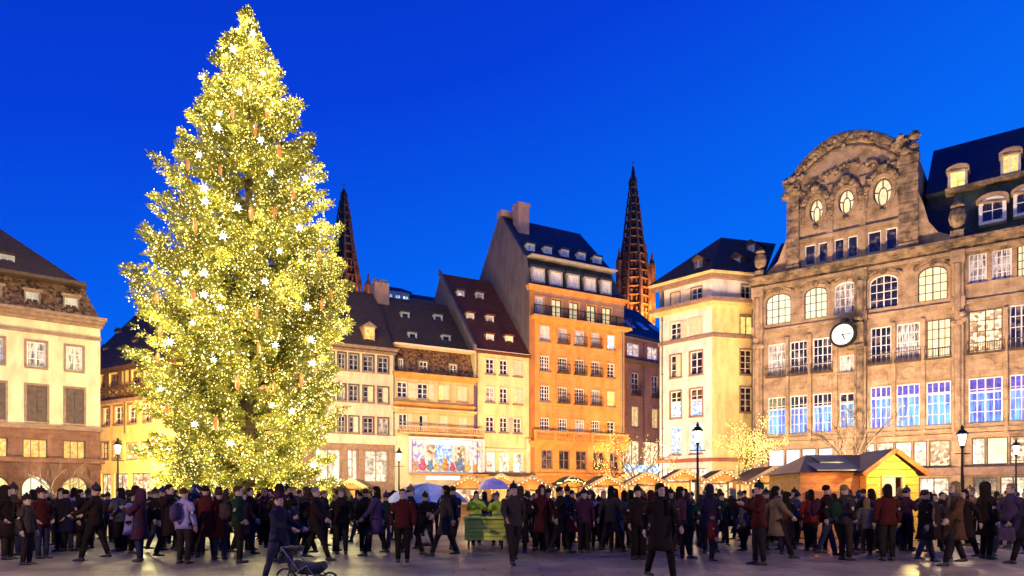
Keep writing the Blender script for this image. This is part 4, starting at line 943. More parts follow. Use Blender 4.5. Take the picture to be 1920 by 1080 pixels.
for i in range(12):
    a = PI/2-i*PI/6; c, s_ = math.cos(a), math.sin(a)
    MB().obox((c*R_*.78, -.13, s_*R_*.78), (c*R_*.09, 0, s_*R_*.09), (0, .004, 0), (-s_*R_*.022, 0, c*R_*.022)).build('hour_mark', M['iron'], ck)
for nm, ang, ln, w, y in (('minute_hand', 0, .74, .035, -.15), ('hour_hand', -PI/3-.13, .5, .05, -.165)):
    c, s_ = math.cos(ang), math.sin(ang); MB().obox((c*R_*ln*.42, y, s_*R_*ln*.42), (c*R_*ln*.58, 0, s_*R_*ln*.58), (0, .006, 0), (-s_*R_*w, 0, c*R_*w)).build(nm, M['iron'], ck)
disc(0, R_*.07, -.19, -.14, 12).build('hub', M['iron'], ck)
mb = MB(); mb.box(.1, R_*1.5, .46, 1.25, -R_*.9, R_*.8); mb.box(.0, R_*1.6, .3, 1.4, -R_*1.15, -R_*.92); mb.box(-.3, R_*1.5, .3, 1.2, R_*.82, R_*1.0)
for k in range(10): mb.blob((RND.uniform(-.3, 1.2), RND.uniform(.2, .9), R_*1.1+RND.uniform(0, .35)), .22)
mb.tube([(0, .46, 0), (.3, 1.4, .5)], .12); mb.build('bracket', M['sand_dark'], ck)

# ================================================================ cathedral spires
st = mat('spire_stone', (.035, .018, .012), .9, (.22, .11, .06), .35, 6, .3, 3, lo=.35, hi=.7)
st2 = mat('lit_spire_stone', (.10, .04, .015), .9, (.48, .24, .09), .3, 6, .3, 3, lo=.35, hi=.65)  # lighter copy of the stone, lit tone painted into its colour
def spire(px, D_, top, prof, label, turret, lit_side):
    cx_ = (px-CX)/FPX*D_; k = D_/FPX; rt = empty('cathedral_spire', (cx_, D_, 0), .3, label, 'spire')
    pr = [(w*k/2, H0+(HY-y)*k) for y, w in prof]
    mb = MB(); core = [(r*.78, z) for r, z in pr]; mb.lathe([(core[0][0], 0)]+core, 8); mb.build('spire_core', st, rt)
    for j in range(8):
        a = 2*PI*j/8; mb = MB()
        for (r0, z0), (r1, z1) in zip(pr[:-1], pr[1:]):
            mb.tube([(math.cos(a)*r0, math.sin(a)*r0, z0), (math.cos(a)*r1, math.sin(a)*r1, z1)], [max(.1, r0*.11), max(.08, r1*.11)], 5)
        zz = pr[0][1]
        while zz < pr[-1][1]-4:        # crockets
            r = float(np.interp(zz, [q[1] for q in pr], [q[0] for q in pr])); mb.lathe([(.32*min(1, r/3+.3), 0), (.36*min(1, r/3+.3), .4), (.03, 1.7)], 5, (math.cos(a)*r*1.03, math.sin(a)*r*1.03, zz)); zz += 3.1
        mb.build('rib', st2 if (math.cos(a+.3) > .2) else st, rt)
    zz = pr[0][1]
    while zz < pr[-1][1]-3:
        r = float(np.interp(zz, [q[1] for q in pr], [q[0] for q in pr])); mb = MB(); mb.lathe([(r*.98, 0), (r*1.02, .25), (r*.98, .5)], 8, (0, 0, zz)); mb.build('gallery_ring', st2, rt); zz += 3.6
    mb = MB()                          # tall lancets
    for lev in range(5):
        za_ = pr[0][1]+lev*7.5
        for j in range(8):
            a = 2*PI*(j+.5)/8; r = float(np.interp(za_+3, [q[1] for q in pr], [q[0] for q in pr]))*.80
            for s_ in (-.32, .32):
                c = Vector((math.cos(a)*r, math.sin(a)*r, za_+3)); tt = Vector((-math.sin(a), math.cos(a), 0)); nn = Vector((math.cos(a), math.sin(a), 0))
                mb.obox(c+tt*r*s_*.6, tt*r*.07, nn*.3, (0, 0, 2.6))
    mb.build('lancet_tracery', st2, rt)['kind'] = 'stuff'
    topz = pr[-1][1]; mb = MB(); mb.tube([(0, 0, topz-1), (0, 0, topz+3.2)], [.16, .08]); mb.box(-.8, .8, -.1, .1, topz+1.6, topz+1.9); mb.build('cross', M['gold'], rt)
    for dx, y0, w in turret:
        rr = w*k/2; x = dx*k; zt_ = H0+(HY-y0)*k; mb = MB(); mb.lathe([(rr, 0), (rr, zt_-3), (rr*1.25, zt_-2.8), (rr*1.2, zt_-2), (rr*.9, zt_-1.9), (.1, zt_+3.5)], 6, (x, -2.0, 0))
        for j in range(6):
            a = 2*PI*j/6; mb.tube([(x+math.cos(a)*rr*1.1, -2+math.sin(a)*rr*1.1, zt_-26), (x+math.cos(a)*rr*1.1, -2+math.sin(a)*rr*1.1, zt_-2)], .18, 4)
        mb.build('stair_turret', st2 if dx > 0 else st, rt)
    return rt
pr1 = [(640, 68), (530, 62), (505, 54), (450, 38), (400, 27), (350, 14), (342, 17), (338, 10), (312, 3)]
spire(1187, 290, 305, pr1, 'dark openwork stone spire with cross rising right of the orange house', [(-33, 486, 11), (35, 486, 12), (-22, 470, 7), (22, 470, 7)], 1)
pr2 = [(640, 70), (530, 60), (500, 50), (450, 34), (400, 22), (370, 11), (364, 13), (360, 7), (354, 3)]
spire(645, 310, 354, pr2, 'dark openwork stone spire rising just right of the lit fir', [(44, 524, 10), (38, 540, 8)], 1)
pole_light('spire_fill', P(1232, 276, z=72), 70000, (1, .45, .12), 1)  # unseen point lights added beside the spires to warm their stone
pole_light('spire_fill', P(700, 296, z=78), 28000, (1, .45, .12), 1)
pole_light('spire_fill', P(1140, 262, z=60), 30000, (1, .55, .25), 1)

# ================================================================ street lamps
def street_lamp(px, D_, ytop, label):
    s_ = (H0+(HY-ytop)*D_/FPX)/4.9
    r = empty('street_lamp', ((px-CX)/FPX*D_, D_, 0), 0, label, 'street lamp', 'old style street lamps on the square')
    mb = MB(); mb.lathe([(q*s_, z*s_) for q, z in [(.20, 0), (.20, .25), (.14, .35), (.15, .7), (.09, .8), (.075, 1.6), (.06, 2.5), (.045, 3.8), (.08, 3.86), (.05, 3.95)]], 12); mb.box(-.35*s_, .35*s_, -.02, .02, 3.55*s_, 3.59*s_); mb.build('pole', M['iron'], r)
    mb = MB(); zz = 3.95*s_
    for k in range(6):
        a = PI/3*k; mb.tube([(math.cos(a)*.11*s_, math.sin(a)*.11*s_, zz), (math.cos(a)*.21*s_, math.sin(a)*.21*s_, zz+.5*s_)], .014*s_, 4)
    mb.lathe([(.12*s_, 0), (.12*s_, .03*s_)], 6, (0, 0, zz-.03*s_)); mb.lathe([(.25*s_, 0), (.25*s_, .03*s_), (.12*s_, .2*s_), (.06*s_, .22*s_), (.07*s_, .3*s_), (.015*s_, .44*s_)], 12, (0, 0, zz+.5*s_)); mb.build('lantern_frame', M['iron'], r)
    mb = MB(); mb.lathe([(.095*s_, .01), (.195*s_, .49*s_)], 6, (0, 0, zz)); gl = mb.build('lantern_glass', mat('lamp_glass', (.9, .8, .6), .4, emit=(1, .86, .58), es=9), r)
    pole_light('lamp_light', (0, 0, zz+.3*s_), 260, (1, .74, .42), .12, r); gl.visible_shadow = True
    gl.visible_shadow = False
    return r
street_lamp(221, 40, 820, 'lit iron street lamp left of the fir before the yellow half-timbered house')
street_lamp(748, 48, 838, 'lit iron street lamp between the pink house and the pastel toy shop')
street_lamp(1308, 33, 790, 'lit iron street lamp before the white corner house')
street_lamp(1804, 30, 796, 'lit iron street lamp before the store pilaster right of the wooden kiosk')
street_lamp(1905, 44, 822, 'lit iron street lamp at the far right edge before the store windows')

for (x_, y_, pw, lb) in ((-11, 8, 3000, 'left'), (11.5, 8.5, 2400, 'right'), (-27, 21, 1500, 'far left'), (24, 17, 1500, 'far right'), (0, -9, 700, 'behind')):  # unseen lamps added around the viewer as warm fill for people and paving
    q_ = street_lamp(0, 30, 796, 'added unseen iron street lamp outside the picture, '+lb+' of the viewer'); q_.location = (x_, y_, 0)
    for c_ in COL.objects:
        if c_.parent == q_ and c_.type == 'LIGHT': c_.data.energy = pw
# ================================================================ bare trees
def bare_tree(px, D_, ytop, spread, label, bulbs=None, col=None, seed=1, group=None, ybase=None, glow=300):
    rn = random.Random(seed); h = H0+(HY-ytop)*D_/FPX
    r = empty('bare_tree', ((px-CX)/FPX*D_, D_, 0), 0, label, 'tree')
    mt, mbr = MB(), MB(); tips = []
    def grow(p, d, ln, rad_, lev):
        pts = [p]; q = p.copy(); dd = d.copy()
        for i in range(3):
            dd = (dd+Vector((rn.gauss(0, .12), rn.gauss(0, .12), rn.gauss(.03, .06)))).normalized(); q = q+dd*ln/3; pts.append(q.copy())
        (mt if lev == 0 else mbr).tube(pts, [rad_, rad_*.85, rad_*.7, rad_*.55], 6 if lev < 2 else 4, cap=False)
        tips.extend(pts[1:] if lev > 0 else pts[3:])
        if lev >= 4: return
        for k in range(3 if lev else 5):
            base = pts[-1] if k < 2 else pts[rn.choice((2, 3))]
            side = Vector((rn.gauss(0, 1), rn.gauss(0, 1), 0)).normalized()
            grow(base.copy(), (dd*rn.uniform(.6, 1.0)+side*rn.uniform(.45, .85)*spread).normalized(), ln*rn.uniform(.62, .8), rad_*.52, lev+1)
    grow(Vector((0, 0, 0)), Vector((0, 0, 1)), h*.36, h*.022, 0)
    bk = mat('bark', (.05, .035, .025), .9, (.12, .08, .055), 6, 5, .5, 30)
    mt.build('trunk', bk, r); mbr.build('branches', bk, r)
    if bulbs:
        V = []; Fc = []
        for i in range(bulbs):
            a = tips[rn.randrange(len(tips))]; b_ = a+Vector((rn.gauss(0, .09), rn.gauss(0, .09), rn.gauss(0, .09)))*(h/6); s_ = .034
            n_ = len(V); V += [(b_.x+s_, b_.y, b_.z), (b_.x-s_, b_.y, b_.z), (b_.x, b_.y+s_, b_.z), (b_.x, b_.y-s_, b_.z), (b_.x, b_.y, b_.z+s_), (b_.x, b_.y, b_.z-s_)]
            Fc += [(n_+i_, n_+j_, n_+k_) for i_, j_, k_ in ((0,2,4),(2,1,4),(1,3,4),(3,0,4),(2,0,5),(1,2,5),(3,1,5),(0,3,5))]
        ml_ = mat('fairy_'+label[:12], col, .4, emit=col, es=2.2)
        ml_.cycles.emission_sampling = 'NONE'
        o = bpy.data.objects.new('fairy_lights', fast_mesh('fairy_lights', V, Fc, ml_, 3)); COL.objects.link(o); o.parent = r; o['kind'] = 'stuff'
        pole_light('fairy_glow', (0, .8, h*.55), glow, col, .5, r)
    return r
bare_tree(1378, 54, 775, 1.0, 'small bare tree strung with yellow lights against the white corner house', 1100, (1, .80, .18), 3, glow=420)
bare_tree(1212, 58, 795, 1.0, 'small bare tree strung with orange lights before the rose house', 260, (1, .62, .22), 5, glow=80)
bare_tree(1590, 44, 725, .8, 'leafless tree standing before the clock bay of the sandstone store', None, None, 8)
bare_tree(108, 40, 830, .8, 'leafless tree with pale branches before the lit arcades', None, None, 12)
bare_tree(1134, 50, 845, .7, 'thin leafless tree before the right side of the orange house', None, None, 14)

# ================================================================ market stalls
wood = mat('stall_wood', (.34, .16, .05), .75, (.58, .31, .11), 3, 5, .3, 20, stretch=(1, 1, 6))
woody = mat('golden_kiosk_wood', (.62, .36, .05), .7, (.82, .54, .09), 2.5, 5, .3, 20, stretch=(1, 1, 6))
snow = mat('roof_trim_wood', (.55, .36, .17), .7, (.72, .52, .28), 3)
def stall(px, D_, ypk, wpx, label, roofm='wood_dark', inner='lit_orange'):
    k = D_/FPX; w = wpx*k; zp = H0+(HY-ypk)*k; ze = zp-w*.27; dpt = 2.2
    r = empty('market_stall', ((px-CX)*k, D_, 0), RND.uniform(-.12, .12), label, 'market stall', 'wooden market stalls with gabled roofs')
    for sx in (-1, 1):
        for y in (0, dpt): MB().box(sx*w*.42-.05, sx*w*.42+.05, y-.05, y+.05, 0, ze+.12).build('post', wood, r)
    for sx in (-1, 1):
        mb = MB(); mb.add([(0, -.35, zp), (0, dpt+.25, zp), (sx*w/2, dpt+.25, ze), (sx*w/2, -.35, ze), (0, -.35, zp+.07), (0, dpt+.25, zp+.07), (sx*w/2, dpt+.25, ze+.07), (sx*w/2, -.35, ze+.07)],
                          [(0,1,2,3),(4,7,6,5),(0,3,7,4),(3,2,6,7),(2,1,5,6),(1,0,4,5)]); mb.build('roof_panel', M[roofm], r)
        a = Vector((0, -.38, zp+.03)); b_ = Vector((sx*w*.51, -.38, ze+.02)); mb = MB(); d = (b_-a); mb.obox((a+b_)/2, d/2, (0, .025, 0), Vector((-d.z, 0, d.x)).normalized()*.07); mb.build('barge_board', snow, r)
    mb = MB(); mb.prism([(-w*.42, ze+.02), (w*.42, ze+.02), (0, zp-.06)], .0, .06); mb.build('gable_board', wood, r)
    for i in range(5): MB().box(-w*.42, w*.42, -.03, .03, .12+i*.19, .30+i*.19).build('counter_board', wood, r)
    MB().box(-w*.46, w*.46, -.28, .3, 1.07, 1.12).build('counter', wood, r)
    MB().box(-w*.42, w*.42, dpt-.06, dpt, 0, ze).build('back_wall', wood, r)
    MB().box(-w*.38, w*.38, dpt-.14, dpt-.07, 1.15, ze-.1).build('glow_panel', M[inner], r)  # glowing panel added as the warm light inside the stall
    pole_light('stall_fill', (0, -.75, ze-.05), 75, (1, .62, .22), .1, r); pole_light('stall_fill', (0, .8, ze-.12), 40, (1, .68, .32), .1, r)  # fill lights added without fittings to brighten gable board and interior
    mb = MB()
    for i in range(14): t_ = i/13*2-1; mb.blob((t_*w*.5, -.44, zp-abs(t_)*(zp-ze)-.09), .035)
    o = mb.build('eave_bulbs', mat('stall_bulb', (1, .8, .4), .4, emit=(1, .75, .35), es=3), r); o['kind'] = 'stuff'
    return r
SL = [(662, 40, 900, 60, 'stall glimpsed at the foot of the fir, right side'), (880, 41, 893, 80, 'stall behind the lime cart'), (998, 40, 893, 92, 'stall before the left corner of the orange house'), (1071, 42, 894, 66, 'stall before the orange house door'),
      (1136, 40, 893, 64, 'stall under the thin leafless tree'), (1211, 38, 887, 76, 'stall before the rose house'), (1281, 38, 881, 72, 'stall left of the corner-house lamp'),
      (1355, 38, 883, 76, 'stall under the yellow lit tree'), (1447, 36, 877, 98, 'wide stall before the left end of the store'), (940, 44, 890, 60, 'small stall before the narrow yellow house')]
for i, (px, D_, y, w, lb) in enumerate(SL): stall(px, D_, y, w, 'brown gabled market '+lb, inner=['lit_orange', 'lit_display', 'lit_warm'][i % 3])
# green garland arch round one stall
r = empty('garland_wreath', P(1072, 41.2, z=0), 0, 'round green garland of lights over the stall before the orange house', 'garland')
mb = MB()
for i in range(60): a = PI*i/59; mb.blob((math.cos(a)*1.25, RND.gauss(0, .05), 1.6+math.sin(a)*.95), RND.uniform(.1, .2))
mb.build('greenery', mat('garland_green', (.05, .09, .02), .8, (.10, .14, .04), 5), r); mb = MB()
for i in range(40): a = PI*i/39; mb.blob((math.cos(a)*1.25, -.18, 1.6+math.sin(a)*.95+RND.gauss(0, .06)), .045)
mb.build('bulbs', mat('stall_bulb', (1, .8, .4)), r); MB().box(-1.2, -1.1, -.05, .05, 0, 1.7).build('post', wood, r); MB().box(1.1, 1.2, -.05, .05, 0, 1.7).build('post', wood, r)

# ---------------------------------------------------------------- big kiosk
kx0, kx1, gx0, gx1 = [(p-CX)/FPX*25 for p in (1502, 1706, 1612, 1706)]
K = empty('wooden_kiosk', ((kx0+kx1)/2, 25, 0), -.04, 'large wooden kiosk with dark metal roof and bright yellow gable before the sandstone store', 'kiosk')
kc = (kx0+kx1)/2; a0, a1, g0, g1 = kx0-kc, kx1-kc, gx0-kc, gx1-kc
gm_ = (g0+g1)/2; ze = H0+(HY-884)*25/FPX; zp = H0+(HY-848)*25/FPX; dp = 3.4
for i in range(9): MB().box(a0, g0-.02, 0, .05, .05+i*.25, .29+i*.25 if i < 8 else ze).build('wall_board', wood, K)
MB().box(a0, a1, dp-.05, dp, 0, ze).build('back_wall', wood, K); MB().box(a0-.002, a0+.05, .06, dp-.06, 0, ze).build('side_wall', wood, K); MB().box(a1-.05, a1, -.3, dp-.06, 0, ze).build('side_wall', mat('red_kiosk_wood', (.30, .07, .02), .7, (.48, .16, .05), 3), K)
MB().box(g0-.0, g0+.05, -.45, .0, 0, ze).build('side_wall', woody, K)
n = 11; gm_ = (g0+g1)/2                      # yellow gable of boards, with a hatch
ztop = zp-.08
for i in range(n):
    za_ = i*ztop/n+.01; zb2 = (i+1)*ztop/n-.01
    def half(z): return (g1-g0)/2 if z <= ze-.12 else (g1-g0)/2*max(0.02, (ztop-z)/(ztop-ze+.12))
    if 4 <= i <= 7:
        for s_ in (-1, 1):
            xi, xo0, xo1 = gm_+s_*.33, gm_+s_*half(za_), gm_+s_*half(zb2)
            pts = [(xi, za_), (xo0, za_), (xo1, zb2), (xi, zb2)]; MB().prism(pts if s_ > 0 else pts[::-1], -.5, -.45).build('gable_board', woody, K)
    else: MB().prism([(gm_-half(za_), za_), (gm_+half(za_), za_), (gm_+half(zb2), zb2), (gm_-half(zb2), zb2)], -.5, -.45).build('gable_board', woody, K)
MB().box(gm_-.31, gm_+.31, -.1, -.05, 4*ztop/n, 8*ztop/n).build('lit_hatch', M['lit_cream'], K)
mb = MB(); mb.ring(outline(gm_-.40, gm_+.40, 4*ztop/n-.06, 8*ztop/n+.06, 'r'), outline(gm_-.32, gm_+.32, 4*ztop/n, 8*ztop/n, 'r'), -.56, -.44); mb.build('hatch_frame', snow, K)
mb = MB(); xl, xr = a0-.2, gm_-.02; mb.add([(xl, -.45, ze-.04), (xr, -.45, ze-.04), (xr, dp+.3, ze-.04), (xl, dp+.3, ze-.04), (xl+1.05, dp/2, zp), (xr, dp/2, zp)], [(0, 1, 5, 4), (1, 2, 5), (2, 3, 4, 5), (3, 0, 4), (3, 2, 1, 0)]); mb.build('roof', mat('dark_sheet_roof', (.035, .03, .035), .35, (.10, .10, .10), .8, 3, metal=.5), K)
for i in range(2): sr = (zp-ze)/(dp/2+.45); y_a, y_b = -.42+i*1.0, .48+i*1.0; MB().prism_x([(y_a, ze+(y_a+.45)*sr), (y_b, ze+(y_b+.45)*sr), (y_b, ze+(y_b+.45)*sr+.03), (y_a, ze+(y_a+.45)*sr+.05)], a0+.45+i*.5, g0-.1).build('metal_sheet', M['zinc'], K)
for s_ in (-1, 1):
    xe = gm_+s_*((g1-g0)/2+.22); mb = MB(); sl_ = (zp-ze)/((g1-g0)/2); zE = zp-sl_*((g1-g0)/2+.22)
    mb.add([(gm_, -.72, zp), (gm_, dp/2, zp), (xe, dp/2, zE), (xe, -.72, zE), (gm_, -.72, zp+.1), (gm_, dp/2, zp+.1), (xe, dp/2, zE+.1), (xe, -.72, zE+.1)], [(0,1,2,3),(4,7,6,5),(0,3,7,4),(3,2,6,7),(2,1,5,6),(1,0,4,5)])
    mb.build('gable_roof', mat('dark_sheet_roof', (0, 0, 0)), K)
    a = Vector((gm_, -.75, zp+.03)); b_ = Vector((xe, -.75, zE+.03)); d = b_-a; mb = MB(); mb.obox((a+b_)/2, d/2, (0, .03, 0), Vector((-d.z, 0, d.x)).normalized()*.08); mb.build('barge_board', mat('red_kiosk_wood', (0, 0, 0)), K)
MB().prism_x([(dp/2, zp-.3), (dp+.3, ze-.1), (dp+.3, ze), (dp/2, zp-.2)], g1-.2, g1+.55).build('rear_roof', M['tile_brown'], K)
pole_light('gable_fill', (gm_, -1.9, ze+.35), 380, (1, .72, .25), .1, K); pole_light('eave_fill', (a0+.9, -.9, ze-.35), 60, (1, .35, .12), .1, K)  # point lights added to brighten the gable and left wall, no fittings
mb = MB(); mb.box(a0+.2, g0-.2, -.1, -.01, 1.2, 1.75); mb.build('counter_hatch', mat('red_hatch', (.5, .06, .03), .6, (.6, .14, .04), 3, emit=(.8, .1, .04), es=.5), K)

# ================================================================ unseen floodlights added to brighten the facades
def fill_flood(px, D_, tpx, tD, ty, power, col, spot=95, h=.55, label=''):
    p = P(px, D_, z=h); t = P(tpx, tD, ty)
    r = empty('floodlight', (p.x, p.y, 0), 0, label, 'floodlight', 'added unseen floodlights brightening the facades')
    MB().box(-.25, .25, -.16, .16, 0, .34).build('housing', M['iron'], r)
    MB().box(-.22, .22, -.12, .12, .342, .36).build('lens', mat('flood_lens', (.9, .8, .6), .3, emit=(1, .8, .5), es=4), r)
    q = Vector((p.x, p.y, 0)); pole_light('fill_beam', (0, 0, .45), power, col, .35, r, spot, t-q)
WARM = (1, .73, .48)
FL = [(30, 36, 30, 45, 560, 7488, WARM, 'floodlight before the left arcades'), (150, 38, 140, 47, 560, 7113, WARM, 'floodlight before the right arcade of the corner building'), (275, 50, 225, 61, 720, 52852, (1, .62, .22), 'floodlight before the half-timbered house'),
      (690, 46, 680, 57, 690, 9240, WARM, 'floodlight before the pink house'), (815, 47, 815, 60, 690, 7293, (1, .6, .27), 'floodlight before the apricot house'), (945, 49, 945, 63, 690, 4354, (1, .72, .36), 'floodlight before the narrow yellow house'),
      (1045, 50, 1040, 65, 650, 15675, (1, .54, .2), 'floodlight before the left half of the orange house'), (1125, 51, 1125, 69, 640, 15675, (1, .54, .2), 'floodlight before the right half of the orange house'),
      (1200, 64, 1205, 80, 690, 10560, (1, .6, .3), 'floodlight before the rose house'), (1265, 46, 1285, 65, 620, 10710, (1, .78, .72), 'floodlight before the left face of the white corner house'), (1360, 46, 1375, 62, 640, 9116, (1, .70, .28), 'floodlight before the right face of the white corner house'),
      (1480, 42, 1480, 58, 630, 16335, (1, .72, .46), 'floodlight before the left bay of the store'), (1620, 40, 1600, 55, 570, 23908, (1, .72, .46), 'floodlight before the gabled bay of the store'), (1740, 38, 1740, 51, 590, 14850, (1, .72, .46), 'floodlight before the middle bay of the store'), (1880, 35, 1880, 48, 590, 14630, (1, .72, .46), 'floodlight before the right bay of the store')]
for a in FL: fill_flood(a[0], a[1], a[2], a[3], a[4], a[5], a[6], label='added unseen low black '+a[7])
# ================================================================ the fir
TD = 38.0; tk = TD/FPX
TX = (465-CX)/FPX*TD
FT = empty('christmas_tree', (TX, TD, 0), 0, 'huge fir tree covered in thousands of warm fairy lights, towering over the square', 'christmas tree')
prof_y = np.array([15, 40, 60, 100, 150, 200, 260, 330, 400, 440, 520, 600, 700, 800, 900, 930])
prof_r = .93*np.array([.04, .28, .62, 1.35, 2.15, 2.85, 3.75, 4.35, 4.85, 5.0, 5.7, 5.95, 5.5, 5.4, 5.2, 4.7])
prof_z = H0+(HY-prof_y)*tk
def Rz(z): return np.interp(z, prof_z[::-1], prof_r[::-1])
rng = np.random.default_rng(5)
ztop = prof_z[0]
mb = MB(); mb.tube([(0, 0, 0), (0, 0, 8), (.05, 0, 18), (0, 0, ztop-.4)], [.42, .34, .2, .04], 10); mb.build('trunk', mat('fir_bark', (.05, .032, .02), .9, (.11, .075, .045), 5, 5, .6, 25), FT)
# limbs
NB = 780
zb = 1.0+(ztop-1.3)*(1-np.sqrt(1-rng.random(NB)*.985)) if False else None
u_ = rng.random(NB); zcand = 1.2+(ztop-1.6)*u_
keep = rng.random(NB) < (.52+.48*Rz(zcand)/6); zb = zcand[keep]; NB = len(zb)
ang = rng.random(NB)*2*np.pi
low = 1+.10*np.sin(zb*2.1)*np.cos(ang*2+zb)+.06*np.sin(zb*5.3+ang*3)
L = Rz(zb)*low*rng.uniform(.78, 1.02, NB); odd = rng.random(NB) < .06; L[odd] *= rng.uniform(1.08, 1.22, odd.sum())
limb = MB(); TP = []; TDIR = []
for i in range(NB):
    ca, sa = math.cos(ang[i]), math.sin(ang[i]); Ln = L[i]; z0 = zb[i]; up = .32*Ln*rng.uniform(.1, 1)*(1 if zb[i] < 24 else .4); 
    z0 = max(z0-.15*Ln, .8)
    pts = []
    for k in range(5):
        t_ = k/4; r = Ln*t_; pts.append(Vector((ca*r, sa*r, z0+up*t_-.10*Ln*math.sin(t_*PI)*1.0+.06*Ln*t_*t_)))
    if i % 2 == 0: limb.tube(pts, [.05+.012*Ln, .05, .035, .02, .01], 4, cap=False)
    n_sp = int(9+Ln*3.4+(6 if zb[i] > 20 else 0))
    for j in range(n_sp):
        t_ = 1-.72*rng.random()**1.25; base = pts[0].lerp(pts[-1], t_); k = min(3, int(t_*4)); base = pts[k].lerp(pts[k+1], t_*4-k)
        sl_ = (.20+.75*(1-t_))*min(1.6, .35+Ln*.22)*rng.uniform(.6, 1.2); s_ = 1 if rng.random() < .5 else -1
        dd = Vector((ca, sa, 0))*.75+Vector((-sa, ca, 0))*s_*rng.uniform(.2, 1)+Vector((0, 0, rng.uniform(-.45, .35)))
        dd.normalize(); m_ = max(2, int(sl_/.13))
        for q in range(m_+1):
            TP.append(base+dd*(sl_*q/m_)); TDIR.append(dd)
limb.build('limbs', mat('fir_bark', (0, 0, 0)), FT)['kind'] = 'stuff'
for i in range(420):      # the leading shoot and its small side twigs
    z = ztop-2.6*rng.random()**1.2; a = rng.random()*6.28; r = (ztop-z)*.17*rng.random(); TP.append(Vector((math.cos(a)*r, math.sin(a)*r, z-.15))); TDIR.append(Vector((math.cos(a)*.6, math.sin(a)*.6, .5)))
TP = np.array([tuple(p) for p in TP]); TDr = np.array([tuple(p) for p in TDIR])
print('tufts', len(TP))
# needles: flat little sprays round each twig point
def sprays(P_, D_, n_each, ln, wd, seed):
    r = np.random.default_rng(seed); N = len(P_)*n_each
    p = np.repeat(P_, n_each, 0)+r.normal(0, .05, (N, 3)); d = np.repeat(D_, n_each, 0)
    dv = d*.8+r.normal(0, .62, (N, 3)); dv[:, 2] += .08; dv /= np.linalg.norm(dv, axis=1)[:, None]
    sd = np.cross(dv, r.normal(0, 1, (N, 3))); sd /= np.linalg.norm(sd, axis=1)[:, None]
    l_ = ln*r.uniform(.6, 1.25, (N, 1)); w = wd*r.uniform(.6, 1.3, (N, 1))
    V = np.stack([p-sd*w*.4, p+dv*l_*.55-sd*w, p+dv*l_, p+dv*l_*.55+sd*w], 1).reshape(-1, 3)
    Fc = np.arange(N*4).reshape(-1, 4); return V, Fc
def add_np(name, V, Fc, m, parent, nper, kind='stuff'):
    o = bpy.data.objects.new(name, fast_mesh(name, V, Fc, m, nper)); COL.objects.link(o); o.parent = parent
    if kind: o['kind'] = kind
    return o
sel = rng.random(len(TP)) < .5
fir_a = mat('fir_needles', (.085, .095, .013), .7, (.20, .19, .028), .9, 4, lo=.3, hi=.7)
fir_b = mat('fir_needles_young', (.15, .155, .02), .7, (.32, .29, .045), .9, 4, lo=.3, hi=.7)
for mm in (fir_a, fir_b):
    p_ = mm.node_tree.nodes['Principled BSDF']; p_.inputs['Subsurface Weight'].default_value = 0
V, Fc = sprays(TP[sel], TDr[sel], 7, .26, .036, 1); add_np('needles', V, Fc, fir_a, FT, 4)
V, Fc = sprays(TP[~sel], TDr[~sel], 7, .22, .034, 2); add_np('needles', V, Fc, fir_b, FT, 4)
# fairy lights
def bulbs(C, size, m, name, parent, seed=3):
    r = np.random.default_rng(seed); N = len(C); s_ = size*r.uniform(.55, 1.35, (N, 1, 1))
    oc = np.array([(1,0,0),(-1,0,0),(0,1,0),(0,-1,0),(0,0,1),(0,0,-1)], float)[None]
    V = (C[:, None]+oc*s_).reshape(-1, 3); f = np.array([(0,2,4),(2,1,4),(1,3,4),(3,0,4),(2,0,5),(1,2,5),(3,1,5),(0,3,5)])
    Fc = (f[None]+(np.arange(N)*6)[:, None, None]).reshape(-1, 3); return add_np(name, V, Fc, m, parent, 3)
def em(name, c, s_):
    m = mat(name, c, .5, emit=c, es=s_); m.cycles.emission_sampling = 'NONE'; return m
rad_t = np.hypot(TP[:, 0], TP[:, 1])/Rz(TP[:, 2])
pr_ = np.clip((rad_t-.25)*1.4, .02, 1); pr_[TP[:, 2] > 23] = 1.25; idx = rng.choice(len(TP), 64000, p=pr_/pr_.sum())
C = TP[idx]+rng.normal(0, .12, (len(idx), 3))
k3 = rng.random(len(C))
bulbs(C[k3 < .40], .036, em('warm_bulb', (1, .84, .28), 1.5), 'fairy_lights', FT, 4)
bulbs(C[(k3 >= .40) & (k3 < .62)], .034, em('gold_bulb', (1, .60, .07), 1.1), 'fairy_lights', FT, 5); bulbs(C[(k3 >= .62) & (k3 < .88)], .036, em('lime_bulb', (.84, .80, .18), 1.1), 'fairy_lights', FT, 7)
bulbs(C[k3 >= .88], .046, em('pale_bulb', (1, .94, .62), 2.6), 'fairy_lights', FT, 6)
# light given off by the strings
r2 = random.Random(4)
for i in range(400):
    z = 1.3+(ztop-2.0)*(1-math.sqrt(1-r2.random()*.985)) if i > 34 else 22+6.2*(i/34); a = 2*PI*(i*.618+r2.random()*.1); rr = float(Rz(z))*(r2.uniform(.90, 1.10) if i % 4 else r2.uniform(.5, .75))+.1
    pole_light('string_glow', (math.cos(a)*rr, math.sin(a)*rr, z), (64+32*r2.random())*(.92+.9*(z/ztop)**2), (1, .84, .36), .3, FT)
